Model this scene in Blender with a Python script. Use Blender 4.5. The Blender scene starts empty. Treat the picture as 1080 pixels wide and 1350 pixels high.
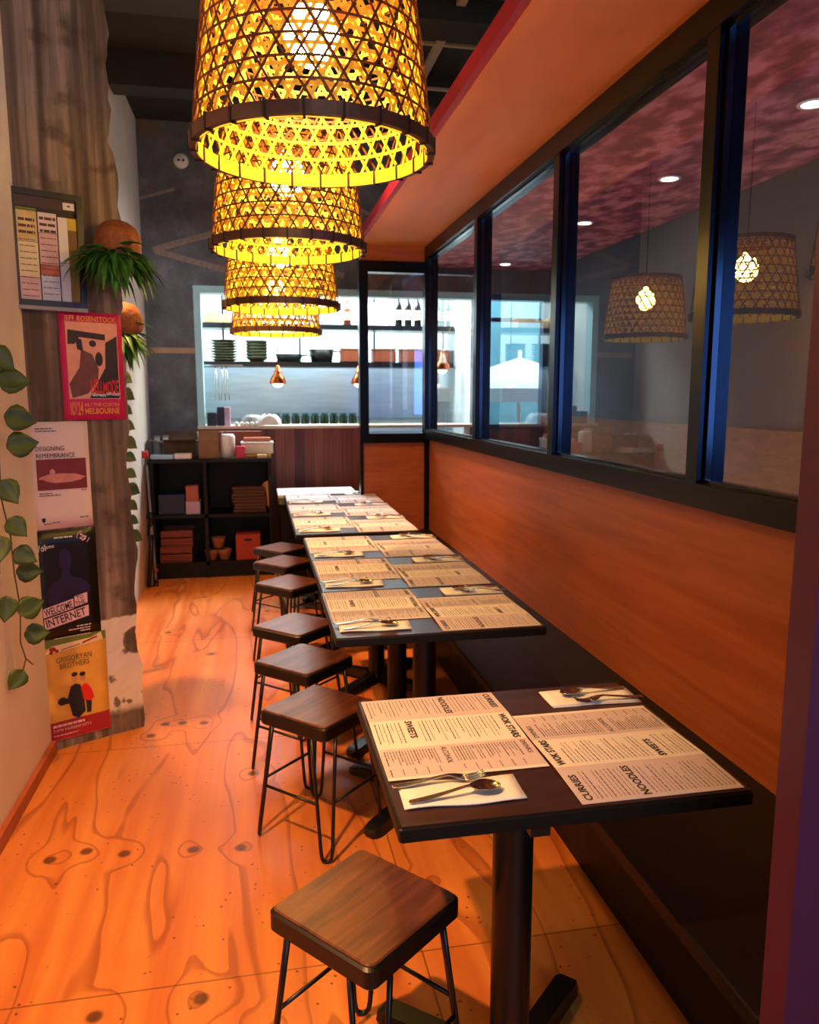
import bpy, math, random
from mathutils import Matrix, Vector
S = bpy.context.scene
COL = S.collection
PI = math.pi
random.seed(7)

# ------------------------------------------------------------------ helpers
def lin(h):
    h = h.lstrip('#')
    v = [int(h[i:i+2], 16)/255 for i in (0, 2, 4)]
    return tuple((c/12.92 if c <= .04045 else ((c+.055)/1.055)**2.4) for c in v) + (1,)

class MB:
    """collects shapes, then links them as ONE mesh object"""
    def __init__(s): s.v = []; s.f = []; s.sm = []
    def add(s, vs, fs, smooth=False, M=None):
        b = len(s.v)
        if M is not None: vs = [M @ Vector(p) for p in vs]
        s.v += [tuple(p) for p in vs]
        for f in fs: s.f.append([i+b for i in f]); s.sm.append(smooth)
    def box(s, x0, x1, y0, y1, z0, z1, M=None, bev=0):
        if bev:
            return s.rbox(x0, x1, y0, y1, z0, z1, bev, M)
        s.add([(x0,y0,z0),(x1,y0,z0),(x1,y1,z0),(x0,y1,z0),(x0,y0,z1),(x1,y0,z1),(x1,y1,z1),(x0,y1,z1)],
              [(0,3,2,1),(4,5,6,7),(0,1,5,4),(1,2,6,5),(2,3,7,6),(3,0,4,7)], False, M)
    def rbox(s, x0, x1, y0, y1, z0, z1, b, M=None):
        # box with chamfered top and bottom rims and chamfered corners
        def ring(i, z):
            a, c, d, e = x0+i, x1-i, y0+i, y1-i
            return [(a+b,d,z),(c-b,d,z),(c,d+b,z),(c,e-b,z),(c-b,e,z),(a+b,e,z),(a,e-b,z),(a,d+b,z)]
        rs = [ring(b*.6, z0), ring(0, z0+b*.6), ring(0, z1-b*.6), ring(b*.6, z1)]
        vs = [p for r in rs for p in r]; fs = [tuple(range(7,-1,-1)), tuple(range(24,32))]
        for k in range(3):
            for i in range(8):
                j = (i+1) % 8; fs.append((k*8+i, k*8+j, k*8+8+j, k*8+8+i))
        s.add(vs, fs, False, M)
    def prism(s, pts, z0, z1, M=None, smooth=False):
        n = len(pts)
        vs = [(x,y,z0) for x,y in pts] + [(x,y,z1) for x,y in pts]
        fs = [tuple(range(n-1,-1,-1)), tuple(range(n,2*n))] + [(i,(i+1)%n,n+(i+1)%n,n+i) for i in range(n)]
        s.add(vs, fs, smooth, M)
    def lathe(s, prof, seg=32, M=None, smooth=True, cap=True):
        vs = []; fs = []; n = len(prof)
        for k in range(seg):
            a = 2*PI*k/seg; c, d = math.cos(a), math.sin(a)
            vs += [(r*c, r*d, z) for r, z in prof]
        for k in range(seg):
            k2 = (k+1) % seg
            for i in range(n-1): fs.append((k*n+i, k2*n+i, k2*n+i+1, k*n+i+1))
        s.add(vs, fs, smooth, M)
        if cap:
            if prof[0][0] > 1e-6: s.add([(prof[0][0]*math.cos(2*PI*k/seg), prof[0][0]*math.sin(2*PI*k/seg), prof[0][1]) for k in range(seg)], [tuple(range(seg-1,-1,-1))], False, M)
            if prof[-1][0] > 1e-6: s.add([(prof[-1][0]*math.cos(2*PI*k/seg), prof[-1][0]*math.sin(2*PI*k/seg), prof[-1][1]) for k in range(seg)], [tuple(range(seg))], False, M)
    def tube(s, pts, r, seg=10, M=None, cap=True):
        pts = [Vector(p) for p in pts]; n = len(pts); vs = []; fs = []
        rr = r if isinstance(r, (list, tuple)) else [r]*n
        prev = None
        for i, p in enumerate(pts):
            t = (pts[min(i+1,n-1)] - pts[max(i-1,0)]).normalized()
            if prev is None:
                u = t.orthogonal().normalized()
            else:
                u = (prev - t*prev.dot(t))
                u = u.normalized() if u.length > 1e-6 else t.orthogonal().normalized()
            prev = u; w = t.cross(u)
            for k in range(seg):
                a = 2*PI*k/seg; vs.append(p + (u*math.cos(a) + w*math.sin(a))*rr[i])
        for i in range(n-1):
            for k in range(seg):
                j = (k+1) % seg; fs.append((i*seg+k, i*seg+j, (i+1)*seg+j, (i+1)*seg+k))
        if cap: fs += [tuple(range(seg-1,-1,-1)), tuple(range((n-1)*seg, n*seg))]
        s.add(vs, fs, True, M)
    def grid(s, P, thick=None, smooth=True, M=None):
        """P: rows of points; thick gives a closed sheet offset along -normal(z)"""
        R, C = len(P), len(P[0])
        top = [Vector(p) for r in P for p in r]
        fs = [(i*C+j, i*C+j+1, (i+1)*C+j+1, (i+1)*C+j) for i in range(R-1) for j in range(C-1)]
        if thick is None:
            s.add(top, fs, smooth, M); return
        off = Vector(thick) if not isinstance(thick, (int, float)) else Vector((0,0,-thick))
        n = R*C
        vs = top + [p+off for p in top]
        fs2 = [tuple(n+i for i in reversed(f)) for f in fs]
        rim = [j for j in range(C)] + [i*C+C-1 for i in range(1,R)] + [(R-1)*C+j for j in range(C-2,-1,-1)] + [i*C for i in range(R-2,0,-1)]
        fr = [(rim[k], n+rim[k], n+rim[(k+1)%len(rim)], rim[(k+1)%len(rim)]) for k in range(len(rim))]
        s.add(vs, fs+fs2+fr, smooth, M)
    def sphere(s, c, r, seg=20, rings=12, M=None, sc=(1,1,1)):
        pr = []
        for i in range(rings+1):
            a = -PI/2 + PI*i/rings; pr.append((max(r*math.cos(a),0)*1.0, r*math.sin(a)))
        T = Matrix.Translation(c) @ Matrix.Diagonal((*sc,1))
        s.lathe(pr, seg, (M @ T) if M is not None else T, True, False)
    def build(s, name, m=None, parent=None, loc=None, rot=None):
        me = bpy.data.meshes.new(name)
        me.from_pydata(s.v, [], s.f)
        me.polygons.foreach_set('use_smooth', s.sm)
        me.update()
        o = bpy.data.objects.new(name, me); COL.objects.link(o)
        if m is not None: me.materials.append(m)
        if parent is not None: o.parent = parent
        if loc is not None: o.location = loc
        if rot is not None: o.rotation_euler = rot
        return o

def tag(o, label=None, cat=None, group=None, kind=None):
    if label: o['label'] = label
    if cat: o['category'] = cat
    if group: o['group'] = group
    if kind: o['kind'] = kind
    return o
def thing(name, label, cat, loc=(0,0,0), rz=0, group=None):
    o = bpy.data.objects.new(name, None); COL.objects.link(o)
    o.location = loc; o.rotation_euler = (0,0,rz); o.empty_display_size = .05
    return tag(o, label, cat, group)
def struct(o): o['kind'] = 'structure'; return o
def copy_tree(o, parent=None):
    c = o.copy(); COL.objects.link(c)
    if parent is not None: c.parent = parent
    for ch in list(o.children): copy_tree(ch, c)
    return c
def dup(o, loc, rz, label, group=None):
    c = copy_tree(o); c.location = loc; c.rotation_euler = (0,0,rz); c['label'] = label
    if group: c['group'] = group
    return c
def T(x, y, z): return Matrix.Translation((x,y,z))
def RZ(a): return Matrix.Rotation(a, 4, 'Z')
def RX(a): return Matrix.Rotation(a, 4, 'X')
def RY(a): return Matrix.Rotation(a, 4, 'Y')

def text_mesh(txt, size, bold=0.0, align='LEFT', depth=.0002, xs=1.0, space=1.0):
    cu = bpy.data.curves.new('lettering', 'FONT'); cu.body = txt; cu.size = size
    cu.offset = bold*size; cu.align_x = align; cu.extrude = depth; cu.resolution_u = 2; cu.space_character = space
    o = bpy.data.objects.new('lettering', cu); COL.objects.link(o)
    bpy.context.view_layer.update()
    me = bpy.data.meshes.new_from_object(o.evaluated_get(bpy.context.evaluated_depsgraph_get()))
    vs = [(v.co.x*xs, v.co.y, v.co.z) for v in me.vertices]; fs = [tuple(p.vertices) for p in me.polygons]
    bpy.data.objects.remove(o); bpy.data.curves.remove(cu); bpy.data.meshes.remove(me)
    return vs, fs
def add_text(mb, txt, x, y, z, size, bold=0.0, align='LEFT', xs=1.0, fit=None, rot=0, M=None, space=1.0):
    vs, fs = text_mesh(txt, size, bold, align, .0002, xs, space)
    if fit:
        w = max(v[0] for v in vs) - min(v[0] for v in vs); k = fit/w
        vs = [(v[0]*k, v[1], v[2]) for v in vs]
    MM = T(x,y,z) @ RZ(rot)
    if M is not None: MM = M @ MM
    mb.add(vs, fs, False, MM)

# ------------------------------------------------------------------ materials
def newmat(name):
    m = bpy.data.materials.new(name); m.use_nodes = True
    nt = m.node_tree; return m, nt, nt.nodes['Principled BSDF']
def N(nt, t, **k):
    n = nt.nodes.new(t)
    for a, b in k.items(): setattr(n, a, b)
    return n
def ramp(nt, fac, stops, interp='LINEAR'):
    r = N(nt, 'ShaderNodeValToRGB'); r.color_ramp.interpolation = interp
    el = r.color_ramp.elements
    while len(el) < len(stops): el.new(.5)
    for e, (p, c) in zip(el, stops): e.position = p; e.color = c
    nt.links.new(fac, r.inputs[0]); return r.outputs[0]
def plain(name, col, rough=.5, metal=0, noise=0, nscale=12, spec=.5, bump=0, emit=None, estr=0, stretch=None):
    m, nt, b = newmat(name)
    c = lin(col) if isinstance(col, str) else col
    b.inputs['Base Color'].default_value = c; b.inputs['Roughness'].default_value = rough
    b.inputs['Metallic'].default_value = metal; b.inputs['Specular IOR Level'].default_value = spec
    if noise or bump:
        tc = N(nt, 'ShaderNodeTexCoord'); src = tc.outputs['Object']
        if stretch:
            mp = N(nt, 'ShaderNodeMapping'); mp.inputs['Scale'].default_value = stretch
            nt.links.new(src, mp.inputs[0]); src = mp.outputs[0]
        nz = N(nt, 'ShaderNodeTexNoise'); nz.inputs['Scale'].default_value = nscale; nz.inputs['Detail'].default_value = 4
        nt.links.new(src, nz.inputs['Vector'])
        if noise:
            d = tuple(x*(1-noise) for x in c[:3]) + (1,); l = tuple(min(1, x*(1+noise)) for x in c[:3]) + (1,)
            nt.links.new(ramp(nt, nz.outputs['Fac'], [(.3, d), (.7, l)]), b.inputs['Base Color'])
        if bump:
            bp = N(nt, 'ShaderNodeBump'); bp.inputs['Strength'].default_value = bump; bp.inputs['Distance'].default_value = .01
            nt.links.new(nz.outputs['Fac'], bp.inputs['Height']); nt.links.new(bp.outputs[0], b.inputs['Normal'])
    if emit:
        b.inputs['Emission Color'].default_value = lin(emit); b.inputs['Emission Strength'].default_value = estr
    return m
def math_(nt, op, a, b=None, c=None, clamp=False):
    n = N(nt, 'ShaderNodeMath', operation=op); n.use_clamp = clamp
    for i, x in enumerate((a, b, c)):
        if x is None: continue
        if isinstance(x, (int, float)): n.inputs[i].default_value = x
        else: nt.links.new(x, n.inputs[i])
    return n.outputs[0]
def mixc(nt, fac, a, b):
    n = N(nt, 'ShaderNodeMix', data_type='RGBA')
    for sock, x in ((n.inputs[0], fac), (n.inputs[6], a), (n.inputs[7], b)):
        if isinstance(x, (int, float)): sock.default_value = x
        elif isinstance(x, tuple): sock.default_value = x
        else: nt.links.new(x, sock)
    return n.outputs[2]
def smooth(nt, v, a, b, lo=0., hi=1.):
    n = N(nt, 'ShaderNodeMapRange', interpolation_type='SMOOTHSTEP')
    nt.links.new(v, n.inputs[0])
    for i, x in zip((1,2,3,4), (a,b,lo,hi)): n.inputs[i].default_value = x
    return n.outputs[0]

def wood(name, c1, c2, scale=(8,1,8), rough=.45, nscale=3, dist=1.5, spec=.5):
    m, nt, b = newmat(name)
    tc = N(nt, 'ShaderNodeTexCoord'); mp = N(nt, 'ShaderNodeMapping'); mp.inputs['Scale'].default_value = scale
    nt.links.new(tc.outputs['Object'], mp.inputs[0])
    nz = N(nt, 'ShaderNodeTexNoise'); nz.inputs['Scale'].default_value = nscale; nz.inputs['Detail'].default_value = 6; nz.inputs['Distortion'].default_value = dist
    nt.links.new(mp.outputs[0], nz.inputs['Vector'])
    nt.links.new(ramp(nt, nz.outputs['Fac'], [(.32, lin(c1)), (.68, lin(c2))]), b.inputs['Base Color'])
    b.inputs['Roughness'].default_value = rough; b.inputs['Specular IOR Level'].default_value = spec
    return m

def floor_material():
    m, nt, b = newmat('plywood_floor')
    geo = N(nt, 'ShaderNodeNewGeometry'); pos = geo.outputs['Position']
    mp = N(nt, 'ShaderNodeMapping'); mp.inputs['Scale'].default_value = (2.7, .5, 1)
    nt.links.new(pos, mp.inputs[0])
    nz = N(nt, 'ShaderNodeTexNoise'); nz.inputs['Scale'].default_value = 1.25; nz.inputs['Detail'].default_value = 2.5; nz.inputs['Roughness'].default_value = .42; nz.inputs['Distortion'].default_value = .35
    nt.links.new(mp.outputs[0], nz.inputs['Vector'])
    f = nz.outputs['Fac']; core = None
    for kx, ky in [(-.72,2.62),(-.61,2.65),(-.48,2.61),(-.25,2.59),(-.09,2.57),(-.18,1.89),(-.44,1.88),(-.46,3.69),(-.38,3.69),(-.51,3.57),(-.28,3.67),(-.05,3.11),(.5,2.25),(-.3,4.7),(-.6,5.2),(.05,5.6),(-.42,6.1),(.0,1.75)]:
        d = N(nt, 'ShaderNodeVectorMath', operation='DISTANCE'); nt.links.new(pos, d.inputs[0]); d.inputs[1].default_value = (kx, ky, 0)
        f = math_(nt, 'ADD', f, smooth(nt, d.outputs['Value'], 0, .12, .16, 0))
        core = d.outputs['Value'] if core is None else math_(nt, 'MINIMUM', core, d.outputs['Value'])
    fr = math_(nt, 'FRACT', math_(nt, 'MULTIPLY', f, 6))
    line = math_(nt, 'MULTIPLY', smooth(nt, fr, 0, .03), smooth(nt, fr, .05, .22, 1, 0))
    # broad soft grain
    mp2 = N(nt, 'ShaderNodeMapping'); mp2.inputs['Scale'].default_value = (14, .8, 1); nt.links.new(pos, mp2.inputs[0])
    n2 = N(nt, 'ShaderNodeTexNoise'); n2.inputs['Scale'].default_value = 1.0; n2.inputs['Detail'].default_value = 5; nt.links.new(mp2.outputs[0], n2.inputs['Vector'])
    base = ramp(nt, n2.outputs['Fac'], [(.3, lin('#c66c33')), (.55, lin('#d8833f')), (.75, lin('#e09349'))])
    n3 = N(nt, 'ShaderNodeTexNoise'); n3.inputs['Scale'].default_value = 1.3; nt.links.new(pos, n3.inputs['Vector'])
    base = mixc(nt, smooth(nt, n3.outputs['Fac'], .45, .72, 0, .5), base, lin('#b9602f'))
    base = mixc(nt, math_(nt, 'MULTIPLY', line, .52), base, lin('#7e2c10'))
    base = mixc(nt, smooth(nt, core, .013, .028, .85, 0), base, lin('#4a2410'))
    # nail and dirt specks, kept to patches
    vo = N(nt, 'ShaderNodeTexVoronoi'); vo.inputs['Scale'].default_value = 24; nt.links.new(pos, vo.inputs['Vector'])
    n4 = N(nt, 'ShaderNodeTexNoise'); n4.inputs['Scale'].default_value = 3.2; nt.links.new(pos, n4.inputs['Vector'])
    sp = math_(nt, 'MULTIPLY', smooth(nt, vo.outputs['Distance'], .07, .14, 1, 0), smooth(nt, n4.outputs['Fac'], .43, .52))
    base = mixc(nt, math_(nt, 'MULTIPLY', sp, .8), base, lin('#3a1c0e'))
    # seams between the sheets
    sx = N(nt, 'ShaderNodeSeparateXYZ'); nt.links.new(pos, sx.inputs[0])
    seam = None
    for ax, v in (('Y', 3.45), ('Y', 1.95), ('Y', 5.0), ('X', .42), ('Y', 6.3)):
        a = smooth(nt, math_(nt, 'ABSOLUTE', math_(nt, 'SUBTRACT', sx.outputs[ax], v)), .001, .004, 1, 0)
        seam = a if seam is None else math_(nt, 'MAXIMUM', seam, a)
    base = mixc(nt, math_(nt, 'MULTIPLY', seam, .7), base, lin('#5a2c14'))
    nt.links.new(base, b.inputs['Base Color'])
    b.inputs['Roughness'].default_value = .38
    nt.links.new(smooth(nt, n2.outputs['Fac'], .2, .8, .3, .48), b.inputs['Roughness'])
    return m

def concrete_material():
    m, nt, b = newmat('raw_concrete')
    tc = N(nt, 'ShaderNodeTexCoord'); pos = tc.outputs['Object']
    mp = N(nt, 'ShaderNodeMapping'); mp.inputs['Scale'].default_value = (22, 22, .9); nt.links.new(pos, mp.inputs[0])
    n1 = N(nt, 'ShaderNodeTexNoise'); n1.inputs['Scale'].default_value = 1; n1.inputs['Detail'].default_value = 4; nt.links.new(mp.outputs[0], n1.inputs['Vector'])
    n2 = N(nt, 'ShaderNodeTexNoise'); n2.inputs['Scale'].default_value = 9; n2.inputs['Detail'].default_value = 6; nt.links.new(pos, n2.inputs['Vector'])
    c = ramp(nt, n1.outputs['Fac'], [(.34, lin('#54453c')), (.5, lin('#77655a')), (.64, lin('#a08c7f'))])
    c = mixc(nt, smooth(nt, n2.outputs['Fac'], .5, .7, 0, .7), c, lin('#44342b'))
    sx = N(nt, 'ShaderNodeSeparateXYZ'); nt.links.new(pos, sx.inputs[0])
    n3 = N(nt, 'ShaderNodeTexNoise'); n3.inputs['Scale'].default_value = 7; n3.inputs['Detail'].default_value = 5; nt.links.new(pos, n3.inputs['Vector'])
    zz = math_(nt, 'ADD', sx.outputs['Z'], math_(nt, 'MULTIPLY', math_(nt, 'SUBTRACT', n3.outputs['Fac'], .5), .10))
    paint = math_(nt, 'MULTIPLY', smooth(nt, zz, .55, .56, 1, 0), smooth(nt, zz, .09, .14))
    paint = math_(nt, 'MULTIPLY', paint, smooth(nt, n2.outputs['Fac'], .62, .66, 1, .15))
    d = N(nt, 'ShaderNodeVectorMath', operation='DISTANCE'); nt.links.new(pos, d.inputs[0]); d.inputs[1].default_value = (-.565, 3.675, .43)
    paint = math_(nt, 'MULTIPLY', paint, smooth(nt, d.outputs['Value'], .06, .07))
    c = mixc(nt, paint, c, lin('#e0d6cc'))
    n5 = N(nt, 'ShaderNodeTexNoise'); n5.inputs['Scale'].default_value = 14; n5.inputs['Detail'].default_value = 3; nt.links.new(pos, n5.inputs['Vector'])
    c = mixc(nt, math_(nt, 'MULTIPLY', smooth(nt, n5.outputs['Fac'], .56, .66), smooth(nt, zz, .0, .3, .8, 0)), c, lin('#4c433c'))
    nt.links.new(c, b.inputs['Base Color']); b.inputs['Roughness'].default_value = .85
    bp = N(nt, 'ShaderNodeBump'); bp.inputs['Strength'].default_value = .35; bp.inputs['Distance'].default_value = .01
    nt.links.new(math_(nt, 'ADD', n1.outputs['Fac'], n2.outputs['Fac']), bp.inputs['Height']); nt.links.new(bp.outputs[0], b.inputs['Normal'])
    return m

def mural_material():
    m, nt, b = newmat('dark_chalky_wall')
    tc = N(nt, 'ShaderNodeTexCoord'); pos = tc.outputs['Object']
    n1 = N(nt, 'ShaderNodeTexNoise'); n1.inputs['Scale'].default_value = 3; n1.inputs['Detail'].default_value = 8; n1.inputs['Roughness'].default_value = .65; nt.links.new(pos, n1.inputs['Vector'])
    c = ramp(nt, n1.outputs['Fac'], [(.3, lin('#454952')), (.55, lin('#63676f')), (.75, lin('#8b8c92'))])
    nt.links.new(c, b.inputs['Base Color']); b.inputs['Roughness'].default_value = .8
    return m

def glass_material():
    m, nt, b = newmat('window_glass')
    nt.nodes.remove(b)
    out = nt.nodes['Material Output']
    tr = N(nt, 'ShaderNodeBsdfTransparent'); tr.inputs[0].default_value = (.93,.95,.97,1)
    gl = N(nt, 'ShaderNodeBsdfGlossy'); gl.inputs['Roughness'].default_value = 0.0
    fr = N(nt, 'ShaderNodeFresnel'); fr.inputs['IOR'].default_value = 2.05
    geo = N(nt, 'ShaderNodeNewGeometry')
    f = math_(nt, 'MULTIPLY', fr.outputs[0], math_(nt, 'SUBTRACT', 1.0, geo.outputs['Backfacing']))
    mx = N(nt, 'ShaderNodeMixShader')
    nt.links.new(f, mx.inputs[0]); nt.links.new(tr.outputs[0], mx.inputs[1]); nt.links.new(gl.outputs[0], mx.inputs[2])
    nt.links.new(mx.outputs[0], out.inputs[0])
    return m

def pink_ceiling_material():
    m, nt, b = newmat('pink_pressed_ceiling')
    tc = N(nt, 'ShaderNodeTexCoord'); mp = N(nt, 'ShaderNodeMapping'); mp.inputs['Scale'].default_value = (7, 4, 1)
    nt.links.new(tc.outputs['Object'], mp.inputs[0])
    n1 = N(nt, 'ShaderNodeTexNoise'); n1.inputs['Scale'].default_value = 1.6; n1.inputs['Detail'].default_value = 3; nt.links.new(mp.outputs[0], n1.inputs['Vector'])
    c = ramp(nt, n1.outputs['Fac'], [(.38, lin('#6a2a48')), (.5, lin('#a04f63')), (.62, lin('#cc8890'))])
    nt.links.new(c, b.inputs['Base Color']); b.inputs['Roughness'].default_value = .6
    return m

def plank_material():
    m, nt, b = newmat('red_stained_boards')
    tc = N(nt, 'ShaderNodeTexCoord'); sx = N(nt, 'ShaderNodeSeparateXYZ'); nt.links.new(tc.outputs['Object'], sx.inputs[0])
    q = math_(nt, 'MULTIPLY', sx.outputs['X'], 1/.088)
    w = N(nt, 'ShaderNodeTexWhiteNoise', noise_dimensions='1D'); nt.links.new(math_(nt, 'FLOOR', q), w.inputs['W'])
    c = ramp(nt, w.outputs['Value'], [(0, lin('#572428')), (.5, lin('#7a383a')), (1, lin('#94504c'))])
    fr = math_(nt, 'FRACT', q)
    gap = math_(nt, 'MAXIMUM', smooth(nt, fr, 0, .05, 1, 0), smooth(nt, fr, .95, 1))
    c = mixc(nt, math_(nt, 'MULTIPLY', gap, .7), c, lin('#2a0f10'))
    mp = N(nt, 'ShaderNodeMapping'); mp.inputs['Scale'].default_value = (40, 40, 2); nt.links.new(tc.outputs['Object'], mp.inputs[0])
    n1 = N(nt, 'ShaderNodeTexNoise'); n1.inputs['Scale'].default_value = 1; nt.links.new(mp.outputs[0], n1.inputs['Vector'])
    c = mixc(nt, smooth(nt, n1.outputs['Fac'], .4, .7, 0, .4), c, lin('#3c1719'))
    nt.links.new(c, b.inputs['Base Color']); b.inputs['Roughness'].default_value = .5
    return m

M = dict(
    floor=floor_material(), concrete=concrete_material(), mural=mural_material(), glass=glass_material(),
    pink_ceiling=pink_ceiling_material(), planks=plank_material(),
    plaster=plain('painted_plaster', '#e3d5c6', .8, noise=.05, nscale=4),
    grey_plaster=plain('blue_dark_plaster', '#2e3a4e', .7, noise=.15, nscale=3),
    ply=wood('orange_plywood', '#974a23', '#ae5e31', (1.5,.5,9), .45, 2.2, 1.0),
    ply_soffit=wood('orange_plywood_soffit', '#c4733c', '#d9884c', (2,.6,2), .5, 1.6, .8),
    maroon=plain('maroon_paint', '#94143c', .5),
    purple=plain('purple_lit_wall', '#5a2140', .5),  # purple light falling on the end wall, put into its colour
    black=plain('black_metal', '#0e0e0f', .35, noise=.1, nscale=30),
    frame=plain('black_window_frame', '#060607', .28, noise=.1, nscale=20, spec=.2),
    blackwood=plain('black_stained_wood', '#0e0a08', .5, noise=.25, nscale=18, stretch=(6,1,6), spec=.3),
    ceilblack=plain('black_ceiling', '#1c1b1c', .9, noise=.3, nscale=2.5),
    duct=plain('dark_duct', '#1b1918', .6, noise=.2, nscale=5),
    batten=plain('grey_rail', '#8e8180', .5, noise=.05),
    tabletop=wood('dark_walnut_laminate', '#2c170e', '#44261a', (1.2,9,4), .3, 3.5, 1.0),
    seatwood=wood('brown_stained_seat', '#4a2413', '#7a4526', (3,26,8), .33, 1.6, .6),
    mauve=plain('mauve_menu_tint', '#cdbcc6', .65),
    paper=plain('menu_paper', '#e6dcdc', .65, noise=.02, nscale=20),
    ink=plain('black_ink', '#231f24', .7),
    greyink=plain('grey_print', '#544a55', .8),
    napkin=plain('white_napkin', '#efeef2', .85, noise=.03, nscale=60, bump=.1),
    steel=plain('polished_steel', '#c9c4bc', .16, 1, noise=.05, nscale=40),
    cutlery=plain('brushed_cutlery', '#b9aa98', .2, 1),
    brushed=plain('brushed_steel_panel', '#a9bcc8', .35, .6, noise=.1, nscale=3, stretch=(1,1,8)),
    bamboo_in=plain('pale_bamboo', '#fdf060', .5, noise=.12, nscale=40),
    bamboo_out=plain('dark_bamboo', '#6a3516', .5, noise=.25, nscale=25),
    bamboo_rim=plain('brown_bamboo_rim', '#4f2f22', .45, noise=.2, nscale=25),
    lash=plain('dark_lashing', '#24120c', .7),
    brass=plain('brass_socket', '#b07a35', .3, 1),
    cord=plain('black_cord', '#0d0d0d', .5),
    bulb=plain('lit_bulb', '#fff2d0', .3, emit='#ffca68', estr=165),
    white=plain('white_paint', '#eceae4', .5, noise=.03),
    kwhite=plain('kitchen_white', '#dfeef0', .5, noise=.03),
    teal=plain('teal_lit_white', '#a8dde6', .4, noise=.05),
    tube=plain('lit_tube', '#ffffff', .3, emit='#f2fbff', estr=22),
    downlit=plain('lit_downlight', '#ffffff', .3, emit='#fff3e0', estr=12),
    copper=plain('copper', '#b5562e', .25, 1, noise=.1, nscale=10),
    olive=plain('olive_ceramic', '#4c4a2c', .35, noise=.1),
    darkpan=plain('dark_pan', '#1c211d', .4, .3, noise=.2),
    orange_plastic=plain('terracotta_plastic', '#b9603f', .5, noise=.06),
    beige=plain('beige_card', '#c9ab84', .7, noise=.06),
    kraft=plain('kraft_card', '#8a6440', .8, noise=.1),
    darkcard=plain('dark_brown_card', '#4b3423', .8, noise=.1),
    redbox=plain('red_card', '#a8392c', .6, noise=.08),
    crate=wood('red_brown_crate', '#6b2a1a', '#8f3f27', (2,2,12), .55, 3),
    pinkbox=plain('pink_card', '#d8345c', .5, noise=.04),
    lilac=plain('lilac_card', '#c0a2b8', .6, noise=.05),
    navy=plain('navy_plastic', '#1a2140', .4, noise=.1),
    greenglass=plain('green_glass_jar', '#1f4a35', .15, noise=.2, nscale=8),
    tealglass=plain('teal_glass_bottle', '#2a7f86', .12, noise=.1),
    darkglass=plain('dark_wine_glass', '#0d130f', .1, noise=.1),
    redsauce=plain('red_sauce', '#a8341f', .2, noise=.1),
    yellow=plain('yellow_plastic', '#e0b32a', .45, noise=.05),
    clearplastic=plain('cloudy_plastic', '#e5d7c0', .3, noise=.04),
    paleblue=plain('pale_blue_paper', '#a8c4d8', .6, noise=.06),
    greyplastic=plain('grey_plastic', '#8f8b8a', .4, noise=.05),
    brownpaper=plain('brown_paper', '#5e3826', .7, noise=.12),
    wicker=plain('wicker', '#8e5030', .7, noise=.3, nscale=60, bump=.5),
    fern=plain('green_fern', '#356b29', .45, noise=.4, nscale=22),
    ivy=plain('green_ivy', '#3f521c', .45, noise=.3, nscale=20),
    stem=plain('brown_stem', '#5a5424', .6, noise=.1),
    glassjar=plain('pale_glass_jar', '#cfd8d6', .15, noise=.05),
    pinkposter=plain('magenta_poster', '#d01a5e', .55, noise=.02),
    salmon=plain('salmon_print', '#eaa288', .6, noise=.06, nscale=25),
    darkprint=plain('dark_print', '#2a1d1c', .6, noise=.2, nscale=25),
    brownprint=plain('brown_print', '#6b3d3a', .6, noise=.2, nscale=30),
    redtext=plain('red_print', '#e0261e', .55), orangetext=plain('orange_print', '#f2a02c', .55),
    whitetext=plain('white_print', '#f4ece8', .55),
    posterwhite=plain('pale_poster', '#efd8d0', .6, noise=.02),
    maroonprint=plain('maroon_print', '#7c2a2c', .6, noise=.12, nscale=20),
    blushprint=plain('blush_print', '#d58d84', .6, noise=.15, nscale=30),
    blackposter=plain('black_poster', '#0c100d', .4, noise=.1),
    violetprint=plain('violet_print', '#1c1340', .5, noise=.45, nscale=18),
    pinktext=plain('pale_pink_print', '#f0c4cc', .55),
    yellowposter=plain('yellow_poster', '#e8ae4a', .6, noise=.12, nscale=8),
    greenprint=plain('green_print', '#6a7c2a', .6, noise=.15), creamprint=plain('cream_print', '#eed9a6', .6, noise=.06),
    crimson=plain('crimson_print', '#a5202c', .6, noise=.08),
    olivetext=plain('olive_print', '#7a6424', .6), skin=plain('skin_print', '#c98a62', .6, noise=.1),
    sheetyellow=plain('yellow_notice', '#dfc078', .5, noise=.2, nscale=18), sheetpink=plain('pink_notice', '#d9aeb0', .5, noise=.12, nscale=18),
    sheetblue=plain('blue_notice', '#c4c8dc', .5, noise=.12, nscale=18), sheetwine=plain('wine_notice', '#3a1a20', .5),
    dado=wood('brown_dado', '#5a3a20', '#7a5230', (2,2,9), .5, 2.5),
    canopy=plain('white_canvas', '#e8f1f2', .8, noise=.03), patio=plain('patio_wall', '#5f97a6', .8, noise=.2, nscale=1.5),
    skirt=wood('reddish_skirting', '#9a4a2c', '#b8633d', (2,1,8), .5, 3),
    screen=plain('blue_screen', '#2a3cff', .3, emit='#3348ff', estr=1.2),
    green_cloth=plain('green_laminate', '#4f6b4a', .4, noise=.1),
)
def make_translucent(m, amount, col):      # thin bamboo lets some lamp light through
    nt = m.node_tree; out = nt.nodes['Material Output']; b = nt.nodes['Principled BSDF']
    t = N(nt, 'ShaderNodeBsdfTranslucent'); t.inputs[0].default_value = lin(col)
    x = N(nt, 'ShaderNodeMixShader'); x.inputs[0].default_value = amount
    nt.links.new(b.outputs[0], x.inputs[1]); nt.links.new(t.outputs[0], x.inputs[2]); nt.links.new(x.outputs[0], out.inputs[0])
make_translucent(M['bamboo_in'], .45, '#ffdf70'); make_translucent(M['bamboo_out'], .2, '#c07038')

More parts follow.
